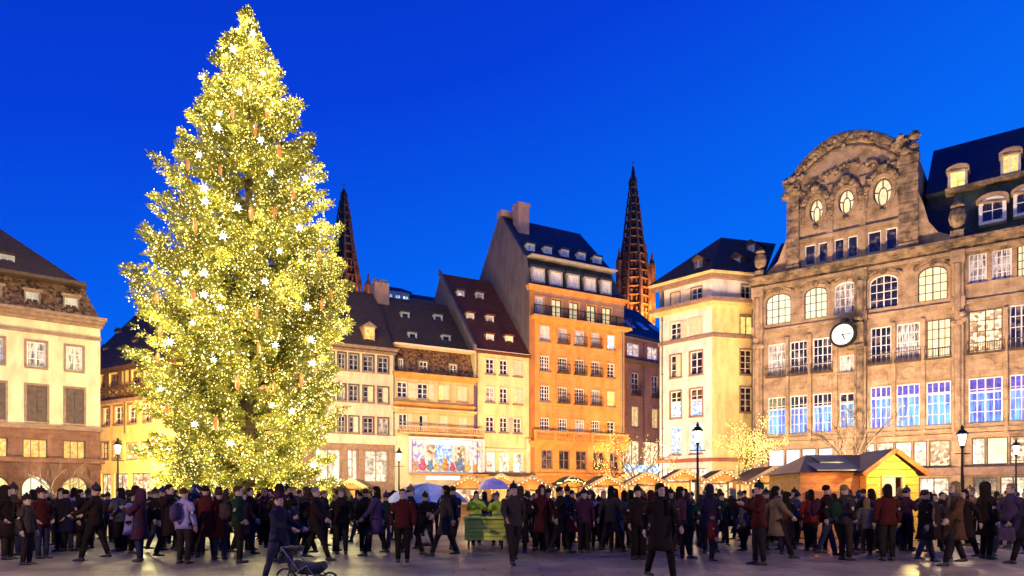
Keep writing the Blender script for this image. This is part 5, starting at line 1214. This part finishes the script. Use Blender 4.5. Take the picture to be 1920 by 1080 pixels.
# ornaments
WS = [(472+0, 210), (590, 300), (498, 380), (418, 465), (410, 525), (583, 573), (335, 635), (625, 703), (765, 720), (355, 765), (358, 820), (490, 845), (740, 925), (432, 960), (660, 1020), (550, 140)]
WS = [(220+a/2.16, b/2.16) for a, b in WS]+[(220+a/2.25, 480+b/2.25) for a, b in [(290, 75), (370, 75), (370, 165), (435, 220), (625, 110), (803, 210), (320, 285), (225, 365), (410, 440), (820, 345), (670, 375), (825, 445), (187, 570), (655, 630), (740, 655), (330, 710), (480, 790), (220, 815), (830, 880), (885, 950)]]
OR = [(220+a/2.16, b/2.16) for a, b in [(540, 365), (470, 465), (610, 465), (560, 530), (660, 620), (290, 680), (420, 700), (715, 795), (545, 870), (640, 870), (320, 920), (820, 1040)]]+[(220+a/2.25, 480+b/2.25) for a, b in [(170, 190), (325, 165), (590, 245), (865, 200), (905, 125), (185, 330), (175, 440), (600, 390), (510, 540), (665, 555), (780, 520), (215, 650), (420, 710)]]
def on_tree(px, py):
    D_ = TD
    for _ in range(4):
        x = (px-CX)/FPX*D_-TX; z = H0+(HY-py)*D_/FPX; R_ = float(Rz(z))*.97; D_ = TD-math.sqrt(max(R_*R_-x*x, .04))
    return Vector(((px-CX)/FPX*D_, D_-.1, z))
mb = MB()
for k in range(14):
    z_ = 1-2*(k+.5)/14; a = 2.4*k; q = math.sqrt(1-z_*z_); d = Vector((q*math.cos(a), q*math.sin(a), z_)); mb.tube([d*.05, d*.40], [.022, .004], 4)
star_me = mb.mesh('star_rays', em('white_star_light', (.9, .92, 1), 4)); mb = MB(); mb.blob((0, 0, 0), .19); core_me = mb.mesh('star_core', em('white_star_core', (1, .97, .95), 7))
ON = ['', 'first', 'second', 'third', 'fourth', 'fifth', 'sixth', 'seventh', 'eighth', 'ninth', 'tenth', 'eleventh', 'twelfth', 'thirteenth', 'fourteenth', 'fifteenth', 'sixteenth', 'seventeenth', 'eighteenth', 'nineteenth', 'twentieth']
ORD = [ON[i] if i < 21 else ('twenty-'+ON[i-20] if i < 30 else ('thirtieth' if i == 30 else 'thirty-'+ON[i-30])) for i in range(1, 39)]
WS.sort(key=lambda q: q[1]); OR.sort(key=lambda q: q[1])
for i, (a, b_) in enumerate(WS):
    p = on_tree(a, b_); o = bpy.data.objects.new('star_light', core_me); COL.objects.link(o); o.location = p
    tag(o, 'glowing white starburst light on the fir, '+ORD[i]+' from the top', 'ornament', 'white starburst lights on the fir')
    c = bpy.data.objects.new('rays', star_me); COL.objects.link(c); c.parent = o; s_ = r2.uniform(.4, .72); o.scale = (s_,)*3
ob = MB(); ob.lathe([(.02, .62), (.05, .55), (.05, .48), (.16, .42), (.19, .2), (.17, -.25), (.10, -.42), (.03, -.5)], 10)
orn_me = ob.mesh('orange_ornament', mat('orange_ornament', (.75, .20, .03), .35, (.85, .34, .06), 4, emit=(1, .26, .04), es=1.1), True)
gb_ = MB(); gb_.lathe([(.195, .14), (.2, .17), (.195, .2)], 10); gold_me = gb_.mesh('gold_band', M['gold'])
for i, (a, b_) in enumerate(OR):
    p = on_tree(a, b_); o = bpy.data.objects.new('orange_ornament', orn_me); COL.objects.link(o); o.location = p; s_ = r2.uniform(.8, 1.15); o.scale = (s_*.55, s_*.55, s_*.6)
    tag(o, 'long orange lantern ornament hanging on the fir, '+ORD[i]+' from the top', 'ornament', 'orange lantern ornaments on the fir')
    c = bpy.data.objects.new('gold_band', gold_me); COL.objects.link(c); c.parent = o
# lit boughs laid round the foot
def bush(px, py, D_, w, h, label, n=420):
    b0 = P(px, D_, z=0); r = empty('lit_bush', b0, 0, label, 'bush', 'small lit conifers round the foot of the fir')
    q = np.random.default_rng(int(px)); a = q.random(n)*6.28; u = q.random(n)**.6; z = q.random(n); rad_ = w/2*(1-z*.75)*u
    Pn = np.stack([np.cos(a)*rad_, np.sin(a)*rad_, .15+z*h], 1); Dn = np.stack([np.cos(a), np.sin(a), .4+0*a], 1); Dn /= np.linalg.norm(Dn, axis=1)[:, None]
    V, Fc = sprays(Pn, Dn, 6, .24, .035, 9); add_np('needles', V, Fc, fir_a, r, 4)
    Pb = Pn[q.random(n) < .45]*np.array([1.08, 1.08, 1.02]); bulbs(Pb, .038, em('warm_bulb', (1, 1, 1), 1), 'fairy_lights', r, 8)
    mb = MB(); mb.tube([(0, 0, 0), (0, 0, h*.9)], [.05, .02], 6); mb.build('trunk', mat('fir_bark', (0, 0, 0)), r)
    pole_light('string_glow', (0, -w*.55, h*.6), 40, (1, .8, .3), .1, r)
for px, D_, w, h, lb in ((640, 33, 1.7, 1.75, 'first small lit conifer right of the fir foot'), (690, 34, 1.6, 1.7, 'small lit conifer right of the fir foot, beside the orange stall'), (585, 32, 1.6, 1.6, 'small lit conifer under the right boughs of the fir'), (300, 32, 1.7, 1.6, 'small lit conifer under the left boughs of the fir'), (370, 31.5, 1.6, 1.5, 'small lit conifer before the left part of the fir'), (445, 31, 1.7, 1.5, 'small lit conifer before the middle of the fir'), (515, 31.5, 1.6, 1.5, 'small lit conifer before the right part of the fir')):
    bush(px, 0, D_, w, h, lb)

# ================================================================ people
skin_m = mat('skin', (.42, .25, .18), .6, (.52, .33, .24), 8)
cloth_m = mat('cloth', (1, 1, 1), .95, objcol=True, spec=.08, bump=.7, bscale=9); shoe_m = mat('shoe_leather', (.02, .017, .016), .5, (.04, .03, .03), 9)
dark_m = mat('eye_dark', (.02, .015, .012), .4)
def skin_mesh(vs, es, rr, name, mats):
    me = bpy.data.meshes.new('t'); me.from_pydata(vs, es, []); o = bpy.data.objects.new('t', me); COL.objects.link(o)
    m = o.modifiers.new('s', 'SKIN'); sv = me.skin_vertices[0].data if me.skin_vertices else None
    if sv is None:
        bpy.context.view_layer.objects.active = o; sv = me.skin_vertices.new().data if hasattr(me.skin_vertices, 'new') else None
    for i, r in enumerate(rr): sv[i].radius = (r if hasattr(r, '__len__') else (r, r))
    sv[0].use_root = True
    ss = o.modifiers.new('u', 'SUBSURF'); ss.levels = 1; ss.render_levels = 1
    dg = bpy.context.evaluated_depsgraph_get(); dg.update(); ev = o.evaluated_get(dg); m2 = bpy.data.meshes.new_from_object(ev)
    out_ = ([tuple(v.co) for v in m2.vertices], [tuple(p.vertices) for p in m2.polygons]); bpy.data.objects.remove(o); return out_
def hand_into(mb, w, e, side):
    d = (w-e).normalized(); a = d.cross(Vector((0, 1, 0))); a = a.normalized() if a.length > .1 else Vector((1, 0, 0)); b_ = a.cross(d)
    c = w+d*.05; mb.obox(c, d*.045, a*.012, b_*.038)
    for k in range(4):
        s_ = w+d*.09+b_*(-.030+.02*k); l_ = (.065, .078, .072, .055)[k]; mb.tube([s_, s_+d*l_*.55, s_+d*l_+a*.02*side], [.009, .008, .006], 4)
    s_ = w+d*.03+b_*.036; mb.tube([s_, s_+d*.03+b_*.025, s_+d*.06+b_*.03], [.011, .010, .008], 4)
POSES = dict(
 stand=dict(arm=[(-.27, .02, 1.14), (-.27, -.06, .88), (.27, .02, 1.14), (.27, -.06, .88)], leg=(0, 0)),
 walk=dict(arm=[(-.26, .14, 1.17), (-.26, .12, .93), (.26, -.10, 1.16), (.24, -.28, .98)], leg=(-.26, .26)),
 stride=dict(arm=[(-.26, -.12, 1.17), (-.24, -.30, 1.02), (.26, .15, 1.17), (.27, .20, .93)], leg=(.34, -.30)),
 phone=dict(arm=[(-.27, -.10, 1.18), (-.10, -.34, 1.30), (.27, -.10, 1.18), (.10, -.34, 1.30)], leg=(.04, -.06)),
 photo=dict(arm=[(-.29, -.18, 1.34), (-.11, -.38, 1.58), (.29, -.18, 1.34), (.11, -.38, 1.58)], leg=(.05, -.02)),
 pocket=dict(arm=[(-.34, .06, 1.16), (-.22, -.10, .98), (.34, .06, 1.16), (.22, -.10, .98)], leg=(.03, .02)),
 push=dict(arm=[(-.26, -.14, 1.18), (-.20, -.42, 1.08), (.26, -.14, 1.18), (.20, -.42, 1.08)], leg=(-.22, .28)),
)
def make_person(pose, longcoat, hair, hat, name):
    ps = POSES[pose]; V3 = Vector
    sh = [V3((-.19, 0, 1.42)), V3((.19, 0, 1.42))]; el = [V3(ps['arm'][0]), V3(ps['arm'][2])]; wr = [V3(ps['arm'][1]), V3(ps['arm'][3])]
    hip = [V3((-.10, 0, .90)), V3((.10, 0, .90))]; kn = []; an = []
    for s_, q in ((0, ps['leg'][0]), (1, ps['leg'][1])):
        x = -.11 if s_ == 0 else .11; kn.append(V3((x, -q*.55-.02, .50))); an.append(V3((x, -q if q else 0.02, .09+(.07 if q < -.1 else 0))))
    vs = [(0, 0, .95), (0, 0, 1.15), (0, .0, 1.34), (0, 0, 1.46), (0, -.01, 1.53), sh[0], el[0], wr[0], sh[1], el[1], wr[1], hip[0], kn[0], an[0], hip[1], kn[1], an[1]]
    es = [(0, 1), (1, 2), (2, 3), (3, 4), (2, 5), (5, 6), (6, 7), (2, 8), (8, 9), (9, 10), (0, 11), (11, 12), (12, 13), (0, 14), (14, 15), (15, 16)]
    rr = [(.13, .09), (.12, .09), (.13, .09), .06, .055, .045, .026, .026, .045, .026, .026, .09, .06, .038, .09, .06, .038]
    v_, f_ = skin_mesh([tuple(v) for v in vs], es, rr, 'b', None)
    mb = MB(); mb.add(v_, f_, 0)
    # head
    prof = [(.02, 1.505, -.035), (.045, 1.515, -.03), (.062, 1.55, -.018), (.072, 1.60, -.008), (.076, 1.65, -.0), (.072, 1.70, .005), (.052, 1.735, .008), (.02, 1.75, .008)]
    vs = []; n = 12
    for r, z, yo in prof:
        for k in range(n): t_ = 2*PI*k/n; vs.append((r*math.cos(t_), yo+r*1.22*math.sin(t_), z))
    fs = [(i*n+k, i*n+(k+1) % n, (i+1)*n+(k+1) % n, (i+1)*n+k) for i in range(len(prof)-1) for k in range(n)]+[tuple(range(n-1, -1, -1)), tuple(range((len(prof)-1)*n, len(prof)*n))]
    mb.add(vs, fs, 0)
    mb.add([(-.014, -.093, 1.60), (.014, -.093, 1.60), (0, -.122, 1.607), (0, -.090, 1.655)], [(0, 1, 2), (1, 3, 2), (3, 0, 2)], 0)
    for s_ in (-1, 1): mb.blob((s_*.078, .005, 1.63), .026, 0, (.5, .9, 1.1)); mb.blob((s_*.030, -.086, 1.645), .012, 1)
    mb.obox((0, -.088, 1.572), (.022, 0, 0), (0, .006, 0), (0, 0, .004), 1)
    hand_into(mb, wr[0], el[0], 1); hand_into(mb, wr[1], el[1], -1)
    out_ = {'body': mb.mesh(name+'_body', [skin_m, dark_m], True)}
    # coat
    mb = MB(); hem = .55 if longcoat else .82; fl = .05 if longcoat else .0
    pf = [(.215+fl, .165+fl, hem), (.205+fl*.6, .155+fl*.4, hem+.12), (.195, .145, .98), (.175, .13, 1.12), (.195, .14, 1.28), (.205, .13, 1.38), (.17, .11, 1.445), (.085, .08, 1.485), (.078, .078, 1.53)]
    vs = []; n = 14
    for i, (a, b_, z) in enumerate(pf):
        for k in range(n):
            t_ = 2*PI*k/n; wv = 1+(.035*math.sin(3*t_+i) if i < 3 else 0); vs.append((a*wv*math.cos(t_), b_*wv*math.sin(t_), z))
    fs = [(i*n+k, i*n+(k+1) % n, (i+1)*n+(k+1) % n, (i+1)*n+k) for i in range(len(pf)-1) for k in range(n)]+[tuple(range(n-1, -1, -1))]
    mb.add(vs, fs)
    for s_ in (0, 1):
        a = sh[s_]+Vector((.035 if s_ == 0 else -.035, 0, -.01)); mb.tube([a, sh[s_]+Vector((0, 0, -.06)), sh[s_].lerp(el[s_], .6), el[s_], el[s_].lerp(wr[s_], .5), wr[s_]], [.07, .082, .072, .066, .058, .050], 9)
    out_['coat'] = mb.mesh(name+'_coat', cloth_m, True)
    mb = MB()
    for s_ in (0, 1): mb.tube([hip[s_]+Vector((0, 0, .06)), hip[s_].lerp(kn[s_], .5), kn[s_], kn[s_].lerp(an[s_], .5), an[s_]], [.115, .098, .076, .066, .058], 9)
    mb.lathe([(.16, .84), (.17, .95), (.15, 1.05)], 10, ry=.75)
    out_['trousers'] = mb.mesh(name+'_trousers', cloth_m, True)
    for s_ in (0, 1):
        mb = MB(); a = an[s_]; mb.lathe([(.052, -.08), (.055, -.02), (.052, .05)], 8, a); mb.tube([a+Vector((0, .07, -.055)), a+Vector((0, 0, -.045)), a+Vector((0, -.10, -.06)), a+Vector((0, -.19, -.07))], [(.042, .03), (.05, .045), (.05, .03), (.03, .018)], 8)
        out_['shoe'+' '*s_] = mb.mesh(name+'_shoe', shoe_m, True)
    mb = MB()
    if hair == 'short': pf = [(.082, 1.63), (.086, 1.67), (.082, 1.715), (.058, 1.755), (.02, 1.772)]
    else: pf = [(.060, 1.40), (.085, 1.46), (.092, 1.55), (.090, 1.64), (.086, 1.70), (.060, 1.757), (.02, 1.775)]
    vs = []; n = 12
    for r, z in pf:
        for k in range(n):
            t_ = 2*PI*k/n; y = r*1.22*math.sin(t_); front = math.sin(t_) < -.35
            if z < 1.69 and front: y = -.045; 
            vs.append((r*math.cos(t_)*(1.0), y+.012+(.02 if z < 1.55 else 0), z))
    fs = [(i*n+k, i*n+(k+1) % n, (i+1)*n+(k+1) % n, (i+1)*n+k) for i in range(len(pf)-1) for k in range(n)]+[tuple(range(n-1, -1, -1)), tuple(range((len(pf)-1)*n, len(pf)*n))]
    mb.add(vs, fs); out_['hair'] = mb.mesh(name+'_hair', cloth_m, True)
    if hat == 'beanie': mb = MB(); mb.lathe([(.088, 1.675), (.094, 1.68), (.094, 1.715), (.088, 1.72), (.078, 1.765), (.04, 1.80), (.0001, 1.808)], 12, (0, .004, 0), ry=1.18); mb.blob((0, 0, 1.825), .035); out_['beanie'] = mb.mesh(name+'_beanie', cloth_m, True)
    elif hat == 'hood': mb = MB(); mb.lathe([(.10, 1.44), (.112, 1.52), (.112, 1.64), (.105, 1.73), (.07, 1.79), (.02, 1.81)], 12, (0, .035, 0), ry=1.1); out_['hood'] = mb.mesh(name+'_hood', cloth_m, True)
    elif hat == 'scarf': mb = MB(); mb.lathe([(.09, 1.44), (.11, 1.46), (.112, 1.50), (.095, 1.53)], 12, ry=1.05); mb.tube([(.05, -.12, 1.47), (.07, -.17, 1.35), (.06, -.17, 1.18)], [(.035, .015)]*3, 6); out_['scarf'] = mb.mesh(name+'_scarf', cloth_m, True)
    elif hat == 'backpack': mb = MB(); mb.tube([(0, .23, 1.02), (0, .25, 1.10), (0, .25, 1.32), (0, .21, 1.42)], [(.14, .07), (.16, .10), (.15, .10), (.10, .05)], 10); out_['backpack'] = mb.mesh(name+'_backpack', cloth_m, True)
    elif hat == 'bag':
        mb = MB(); w = wr[1]+(wr[1]-el[1]).normalized()*.10; mb.tube([w+Vector((0, -.09, 0)), w+Vector((0, 0, .02)), w+Vector((0, .09, 0))], .01, 4); mb.prism_x([(w.y-.16, w.z-.36), (w.y+.16, w.z-.36), (w.y+.13, w.z-.06), (w.y-.13, w.z-.06)], w.x-.06, w.x+.06); out_['bag'] = mb.mesh(name+'_bag', cloth_m)
    return out_
PROTO = []
pi_ = 0
for pose in POSES:
    for lc, hr, ht in ((True, 'long', 'scarf'), (False, 'short', 'beanie'), (False, 'short', 'backpack' if pose not in ('photo', 'phone') else 'hood'), (True, 'short', 'bag' if pose in ('stand', 'walk', 'stride') else 'none'), (False, 'long', 'none'), (True, 'long', 'hood')):
        PROTO.append((pose, lc, hr, ht, make_person(pose, lc, hr, ht, 'person%d' % pi_))); pi_ += 1
COATS = {'black': (.026, .014, .012), 'navy': (.022, .018, .04), 'charcoal': (.06, .04, .034), 'plum': (.07, .02, .04), 'brown': (.09, .04, .02), 'maroon': (.085, .014, .012), 'violet': (.08, .045, .10), 'dark green': (.015, .035, .02), 'grey': (.10, .085, .095), 'tan': (.22, .13, .07), 'pale lilac': (.34, .26, .45), 'blue': (.025, .045, .13), 'red': (.24, .025, .02)}
CW = [16, 13, 12, 8, 8, 6, 7, 4, 7, 3, 1.2, 4, 1.2]
LEGS = {'dark': (.026, .018, .018), 'blue': (.035, .035, .07), 'black': (.02, .013, .011), 'brown': (.04, .025, .018)}
HAIRC = {'dark': (.02, .012, .008), 'brown': (.07, .035, .018), 'blond': (.25, .16, .07), 'grey': (.2, .19, .19)}
ZONES = [(110, 'before the left arcades'), (190, 'before the rightmost arcade'), (290, 'by the half-timbered house'), (400, 'before the fir, left side'), (520, 'before the fir, middle'), (640, 'before the fir, right side'), (740, 'before the pink house'), (870, 'by the pastel toyshop'), (1000, 'near the lime cart'), (1090, 'before the orange house'), (1180, 'right of orange house'), (1260, 'before the rose house'), (1340, 'by the corner-house lamp'), (1440, 'before the yellow tree'), (1560, 'left of the kiosk'), (1720, 'before the kiosk'), (1830, 'right of the kiosk'), (2400, 'at the right edge')]
ACT = {'stand': 'standing', 'walk': 'walking', 'stride': 'striding', 'phone': 'holding a phone', 'photo': 'raising a phone', 'pocket': 'hands in pockets', 'push': 'arms forward'}
USED = set()
def person(px, D_, pi=None, coat=None, legs=None, hairc=None, acc=None, face=None, s_=None, zone=None, pose=None, rnd=RND, label=None, ht=None):
    if D_ < 20: D_ *= 1+.075*min(1, (20-D_)/2)
    for tries in range(60):
        c_ = coat or rnd.choices(list(COATS), CW)[0]; cand = [q for q in PROTO if (pose is None or q[0] == pose) and (ht is None or q[3] == ht)]
        w_ = [{'stand': 4, 'walk': 4, 'stride': 2, 'phone': 2, 'photo': 2, 'pocket': 3, 'push': .3}[q[0]] for q in cand]; w_ = [a*(.35 if q[3] == 'hood' else 1) for a, q in zip(w_, cand)]
        pr_ = rnd.choices(cand, w_)[0]; po, lc, hr, ht_, ms = pr_
        lg = legs or rnd.choice(list(LEGS)); hc = hairc or rnd.choices(list(HAIRC), [5, 4, 2, 1])[0]; ac = acc or rnd.choices(list(COATS), CW)[0]
        fc = face if face is not None else rnd.choice((0, PI, PI/2, -PI/2, PI, PI*.8, PI*1.2)) + rnd.uniform(-.3, .3)
        zn = zone or [z for lim, z in ZONES if px < lim][0]
        row = 'front' if D_ < 17 else ('middle' if D_ < 23 else 'far')
        extra = {'none': hc+' hair', 'scarf': ac+' scarf', 'beanie': ac+' beanie', 'backpack': 'backpack', 'hood': 'hood up', 'bag': 'bag'}[ht_]
        lb = label or f"person in {'long' if lc else 'short'} {c_} coat, {extra}, {ACT[po]}, {row} row {zn}"
        if len(lb.split()) > 16: lb = lb.replace(' row ', ' ').replace('holding a phone', 'with phone').replace('hands in pockets', 'standing')
        if label: break
        if lb not in USED and len(lb.split()) <= 16: break
    USED.add(lb)
    sc_ = s_ or rnd.choice((rnd.uniform(.93, 1.06), rnd.uniform(.86, 1.0), rnd.uniform(.96, 1.06)))
    r = empty('person', ((px-CX)/FPX*D_, D_, 0), fc, lb, 'person', 'people milling about the square'); r.scale = (sc_, sc_, sc_)
    for nm, me in ms.items():
        o = bpy.data.objects.new(nm.strip(), me); COL.objects.link(o); o.parent = r
        o.color = (*[v*.75 for v in {'coat': COATS[c_], 'trousers': LEGS[lg], 'hair': HAIRC[hc], 'hood': COATS[c_]}.get(nm, COATS[ac])], 1)
    return r
def Df(fy): return FPX*H0/(fy-HY)
# people one can pick out
person(1238, 11.9, coat='black', pose='walk', ht='scarf', hairc='dark', acc='black', face=.35, legs='black', s_=1.03, label='person with long dark hair in a long black coat walking nearest to us')
person(976, 17.5, coat='black', pose='pocket', ht='none', hairc='brown', face=PI, s_=1.05, legs='black', label='person in black coat seen from behind, alone right of the lime cart')
person(50, 14.6, coat='charcoal', pose='stand', ht='beanie', face=PI/2, s_=.90, legs='dark', label='person in short charcoal coat standing in front at the far left edge')
person(124, 18.5, coat='navy', pose='pocket', ht='none', hairc='dark', face=PI, s_=1.0, legs='blue')
person(180, 15.5, coat='black', pose='push', ht='beanie', face=-PI/2, s_=1.04, legs='black')
person(262, 15.3, coat='plum', pose='phone', ht='hood', face=-PI/2, s_=.98, legs='blue')
person(246, 17.5, coat='pale lilac', pose='phone', ht='scarf', face=PI/2, s_=.94)
person(345, 14.8, coat='pale lilac', pose='stand', ht='backpack', acc='violet', face=PI*.9, s_=1.0, legs='dark')
person(318, 16.0, coat='black', pose='walk', ht='bag', face=PI/2, s_=1.06)
person(368, 17, coat='blue', pose='stand', ht='hood', acc='blue', face=PI, s_=1.05, legs='blue')
person(411, 15.8, coat='maroon', pose='pocket', ht='none', hairc='brown', face=PI, s_=.98, legs='blue')
person(455, 17.2, coat='plum', pose='walk', ht='scarf', face=PI/2, legs='dark')
person(525, 15.2, coat='black', pose='photo', ht='hood', face=PI, s_=1.04, legs='black')
person(592, 15.6, coat='black', pose='stride', ht='backpack', face=PI/2, s_=1.02)
person(522, 11.6, coat='navy', pose='push', ht='beanie', face=PI/2-.25, s_=.92, legs='blue', label='person in navy coat and beanie pushing the pram in front of everyone')
person(705, 16.8, coat='violet', pose='walk', ht='scarf', acc='black', face=-PI/2, s_=1.04)
person(640, 17.3, coat='black', pose='stand', ht='beanie', face=0.2, s_=1.02)
person(770, 17.0, coat='black', pose='push', ht='beanie', face=PI/2, s_=1.03)
person(835, 16.5, coat='charcoal', pose='stride', ht='scarf', face=-PI/2, s_=1.05)
person(1050, 17.5, coat='black', pose='walk', ht='bag', acc='red', face=PI/2, s_=1.04); person(1028, 18.5, coat='brown', pose='pocket', ht='beanie', face=0, s_=1.0)
person(1195, 15.8, coat='black', pose='stand', ht='beanie', acc='black', face=.4, s_=1.02); person(1276, 16, coat='plum', pose='walk', ht='none', hairc='dark', face=PI/2, s_=1.03)
person(1330, 17.5, coat='navy', pose='stand', ht='hood', face=PI, s_=1.06); person(1335, 15.5, coat='red', pose='stand', ht='beanie', acc='red', face=PI/2, s_=.66, label='small child in red coat and red hat standing before the corner-house lamp')
person(1423, 14.6, coat='maroon', pose='phone', ht='beanie', face=-PI/2, s_=1.06, legs='dark'); person(1455, 16.2, coat='tan', pose='stride', ht='scarf', face=PI/2, s_=1.04)
person(1550, 16.8, coat='black', pose='walk', ht='backpack', face=PI/2, s_=1.06); person(1585, 18.2, coat='black', pose='pocket', ht='hood', face=0, s_=1.04); person(1520, 18.5, coat='red', pose='stand', ht='none', hairc='dark', face=PI, s_=1.0)
person(1664, 15.5, coat='maroon', pose='stand', ht='none', hairc='dark', face=PI, s_=1.06, legs='dark'); person(1700, 18.8, coat='plum', pose='phone', ht='beanie', face=PI/2, s_=1.02)
person(1735, 15.2, coat='black', pose='walk', ht='bag', acc='black', face=PI/2, s_=.98); person(1790, 14.4, coat='brown', pose='walk', ht='scarf', face=-PI/2, s_=1.08); person(1850, 16.0, coat='black', pose='stand', ht='hood', face=PI/2, s_=1.08); person(1895, 16.5, coat='violet', pose='stride', ht='backpack', face=-PI/2, s_=1.08)
person(12, 15.8, coat='black', pose='pocket', ht='hood', face=PI/2, s_=1.03)
# the crowd behind them, in loose rows
taken = []
def scatter(n, d0, d1, gap, lo_=-15, hi_=1935):
    k = 0; t_ = 0
    while k < n and t_ < n*40:
        t_ += 1; px = RND.uniform(lo_, hi_); D_ = RND.uniform(d0, d1); x = (px-CX)/FPX*D_
        if any((x-a)**2+(D_-b_)**2 < gap*gap for a, b_ in taken): continue
        if 860 < px < 960 and D_ < 24: continue
        if 470 < px < 700 and D_ < 15.5: continue
        if 1490 < px < 1725 and 23 < D_ < 30: continue
        if 640 < px < 900 and D_ > 20.5 and D_ < 23.5: continue
        taken.append((x, D_)); person(px, D_); k += 1
scatter(16, 14.3, 17.3, 1.0); scatter(48, 17.5, 20.5, .68); scatter(100, 20.5, 24.5, .5); scatter(100, 24.8, 31, .58)
# hi-vis pair and lime cart
lime = mat('lime_cloth', (.80, .76, .05), .6, (.90, .90, .12), 3); COATS['lime'] = (.75, .95, .06); CW.append(0)
Cx = empty('lime_cart', P(910, 20.5, z=0), .05, 'lime yellow box cart standing among the crowd before the narrow yellow house', 'cart')
for i in range(5): MB().box(-.62, .62, -.4+.0, -.36, .28+i*.12, .385+i*.12).build('front_board', lime, Cx)
for sx in (-1, 1): MB().box(sx*.6-.02, sx*.6+.02, -.355, .4, .28, .9).build('side_panel', lime, Cx)
MB().box(-.58, .58, .36, .4, .28, .9).build('back_panel', lime, Cx); MB().box(-.66, .66, -.44, .44, .9, .95).build('lid', lime, Cx)
for sx in (-1, 1):
    mb = MB(); mb.tube([(sx*.5-.03, 0, .18), (sx*.5+.03, 0, .18)], .18, 14); mb.build('wheel', M['iron'], Cx)
MB().tube([(-.5, .45, .85), (-.5, .7, 1.0), (.5, .7, 1.0), (.5, .45, .85)], .02, 6).build('handle', M['zinc'], Cx)
person(893, 20.9+1.1, coat='lime', pose='phone', ht='none', hairc='dark', face=.2, s_=.98, label='person in lime high-visibility jacket behind the left half of the lime cart'); person(932, 21.9, coat='lime', pose='phone', ht='beanie', acc='grey', face=-.2, s_=.95, label='person in lime high-visibility jacket behind the right half of the lime cart')
# big blue and white parasol-like canopy over the crowd
U = empty('parasol', P(800, 21.8, z=0), .2, 'broad blue and white scalloped parasol over the crowd before the toyshop', 'parasol')
bl = mat('parasol_blue', (.10, .22, .42), .7, (.28, .42, .60), 1.5); wh = mat('parasol_white', (.6, .6, .64), .7, (.75, .75, .78), 2)
for k in range(8):
    a0, a1 = 2*PI*k/8, 2*PI*(k+1)/8; mb = MB(); pr_ = [(0.02, 1.98), (.55, 1.88), (1.0, 1.68), (1.28, 1.42)]
    vs = [(r*math.cos(a), r*math.sin(a), z-(.05 if 0 < j < 4 and r > .3 else 0)) for r, z in pr_ for j, a in enumerate([a0+(a1-a0)*q/4 for q in range(5)])]
    mb.add(vs, [(i*5+j, i*5+j+1, (i+1)*5+j+1, (i+1)*5+j) for i in range(3) for j in range(4)]); o = mb.build('canopy_panel', bl if k % 2 else wh, U); md = o.modifiers.new('t', 'SOLIDIFY'); md.thickness = .015
    MB().tube([(r*math.cos(a0), r*math.sin(a0), z-.03) for r, z in pr_], .012, 4).build('rib', wh, U)
mb = MB(); mb.tube([(0, 0, 0), (0, 0, 2.05)], .025, 8); mb.build('pole', wh, U)
mb = MB(); mb.lathe([(.3, 0), (.3, .06), (.05, .1)], 12); mb.build('base', M['iron'], U)
# two umbrellas held over the crowd
def umbrella(px, D_, z, rad_, c, label):
    U = empty('umbrella', P(px, D_, z=0), 0, label, 'umbrella'); m_ = mat('umbrella_'+label[:6], c, .6, tuple(min(1, v*1.3+.01) for v in c), 3)
    mb = MB(); mb.lathe([(rad_, 0), (rad_*.9, .13*rad_*2), (rad_*.6, .27*rad_*2), (rad_*.02, .36*rad_*2)], 16, (0, 0, z)); mb.build('canopy', m_, U); MB().tube([(0, 0, 1.0), (0, 0, z+rad_*.8)], .012, 6).build('shaft', M['iron'], U)
umbrella(925, 27, 1.85, .62, (.45, .35, .55), 'pale lilac umbrella over the crowd behind the lime cart'); person(925, 27.2, coat='charcoal', pose='stand', ht='scarf', face=0)
# pram in the foreground
Pm = empty('pram', P(578, 11.3, z=0), -.25, 'dark pram with large spoked wheels at the bottom edge of the square', 'pram')
for nm, x, r_ in (('wheel', -.42, .26), ('wheel', .42, .20)):
    for sy in (-.24, .24):
        mb = MB(); mb.tube([(x+r_*math.cos(a), sy, r_+.02+r_*math.sin(a)) for a in [2*PI*i/24 for i in range(25)]], .025, 6, cap=False); w = mb.build('wheel', M['iron'], Pm)
        q = MB()
        for i in range(8): a = PI*i/4; q.tube([(x, sy, r_+.02), (x+r_*math.cos(a), sy, r_+.02+r_*math.sin(a))], .007, 4)
        q.build('spokes', M['zinc'], w)
mb = MB(); mb.tube([(-.42, .24, .28), (.1, .24, .62), (.42, .24, .22)], .016, 6); mb.tube([(-.42, -.24, .28), (.1, -.24, .62), (.42, -.24, .22)], .016, 6); mb.tube([(-.1, -.24, .5), (-.55, -.24, 1.02), (-.55, .24, 1.02), (-.1, .24, .5)], .016, 6); mb.build('frame', M['zinc'], Pm)
mb = MB(); mb.tube([(-.35, 0, .62), (-.2, 0, .55), (.2, 0, .52), (.42, 0, .62)], [(.16, .12), (.22, .16), (.22, .16), (.12, .10)], 12); mb.build('seat', mat('pram_cloth', (.012, .012, .02), .8, (.03, .028, .04), 5), Pm)
mb = MB(); mb.tube([(-.36+.30*math.cos(a), 0, .72+.28*math.sin(a)) for a in [PI*(.35+.75*i/8) for i in range(9)]], [(.2, .05)]*9, 10); mb.build('hood', mat('pram_cloth', (0, 0, 0)), Pm)
Pm.scale = (.72, .72, .72)
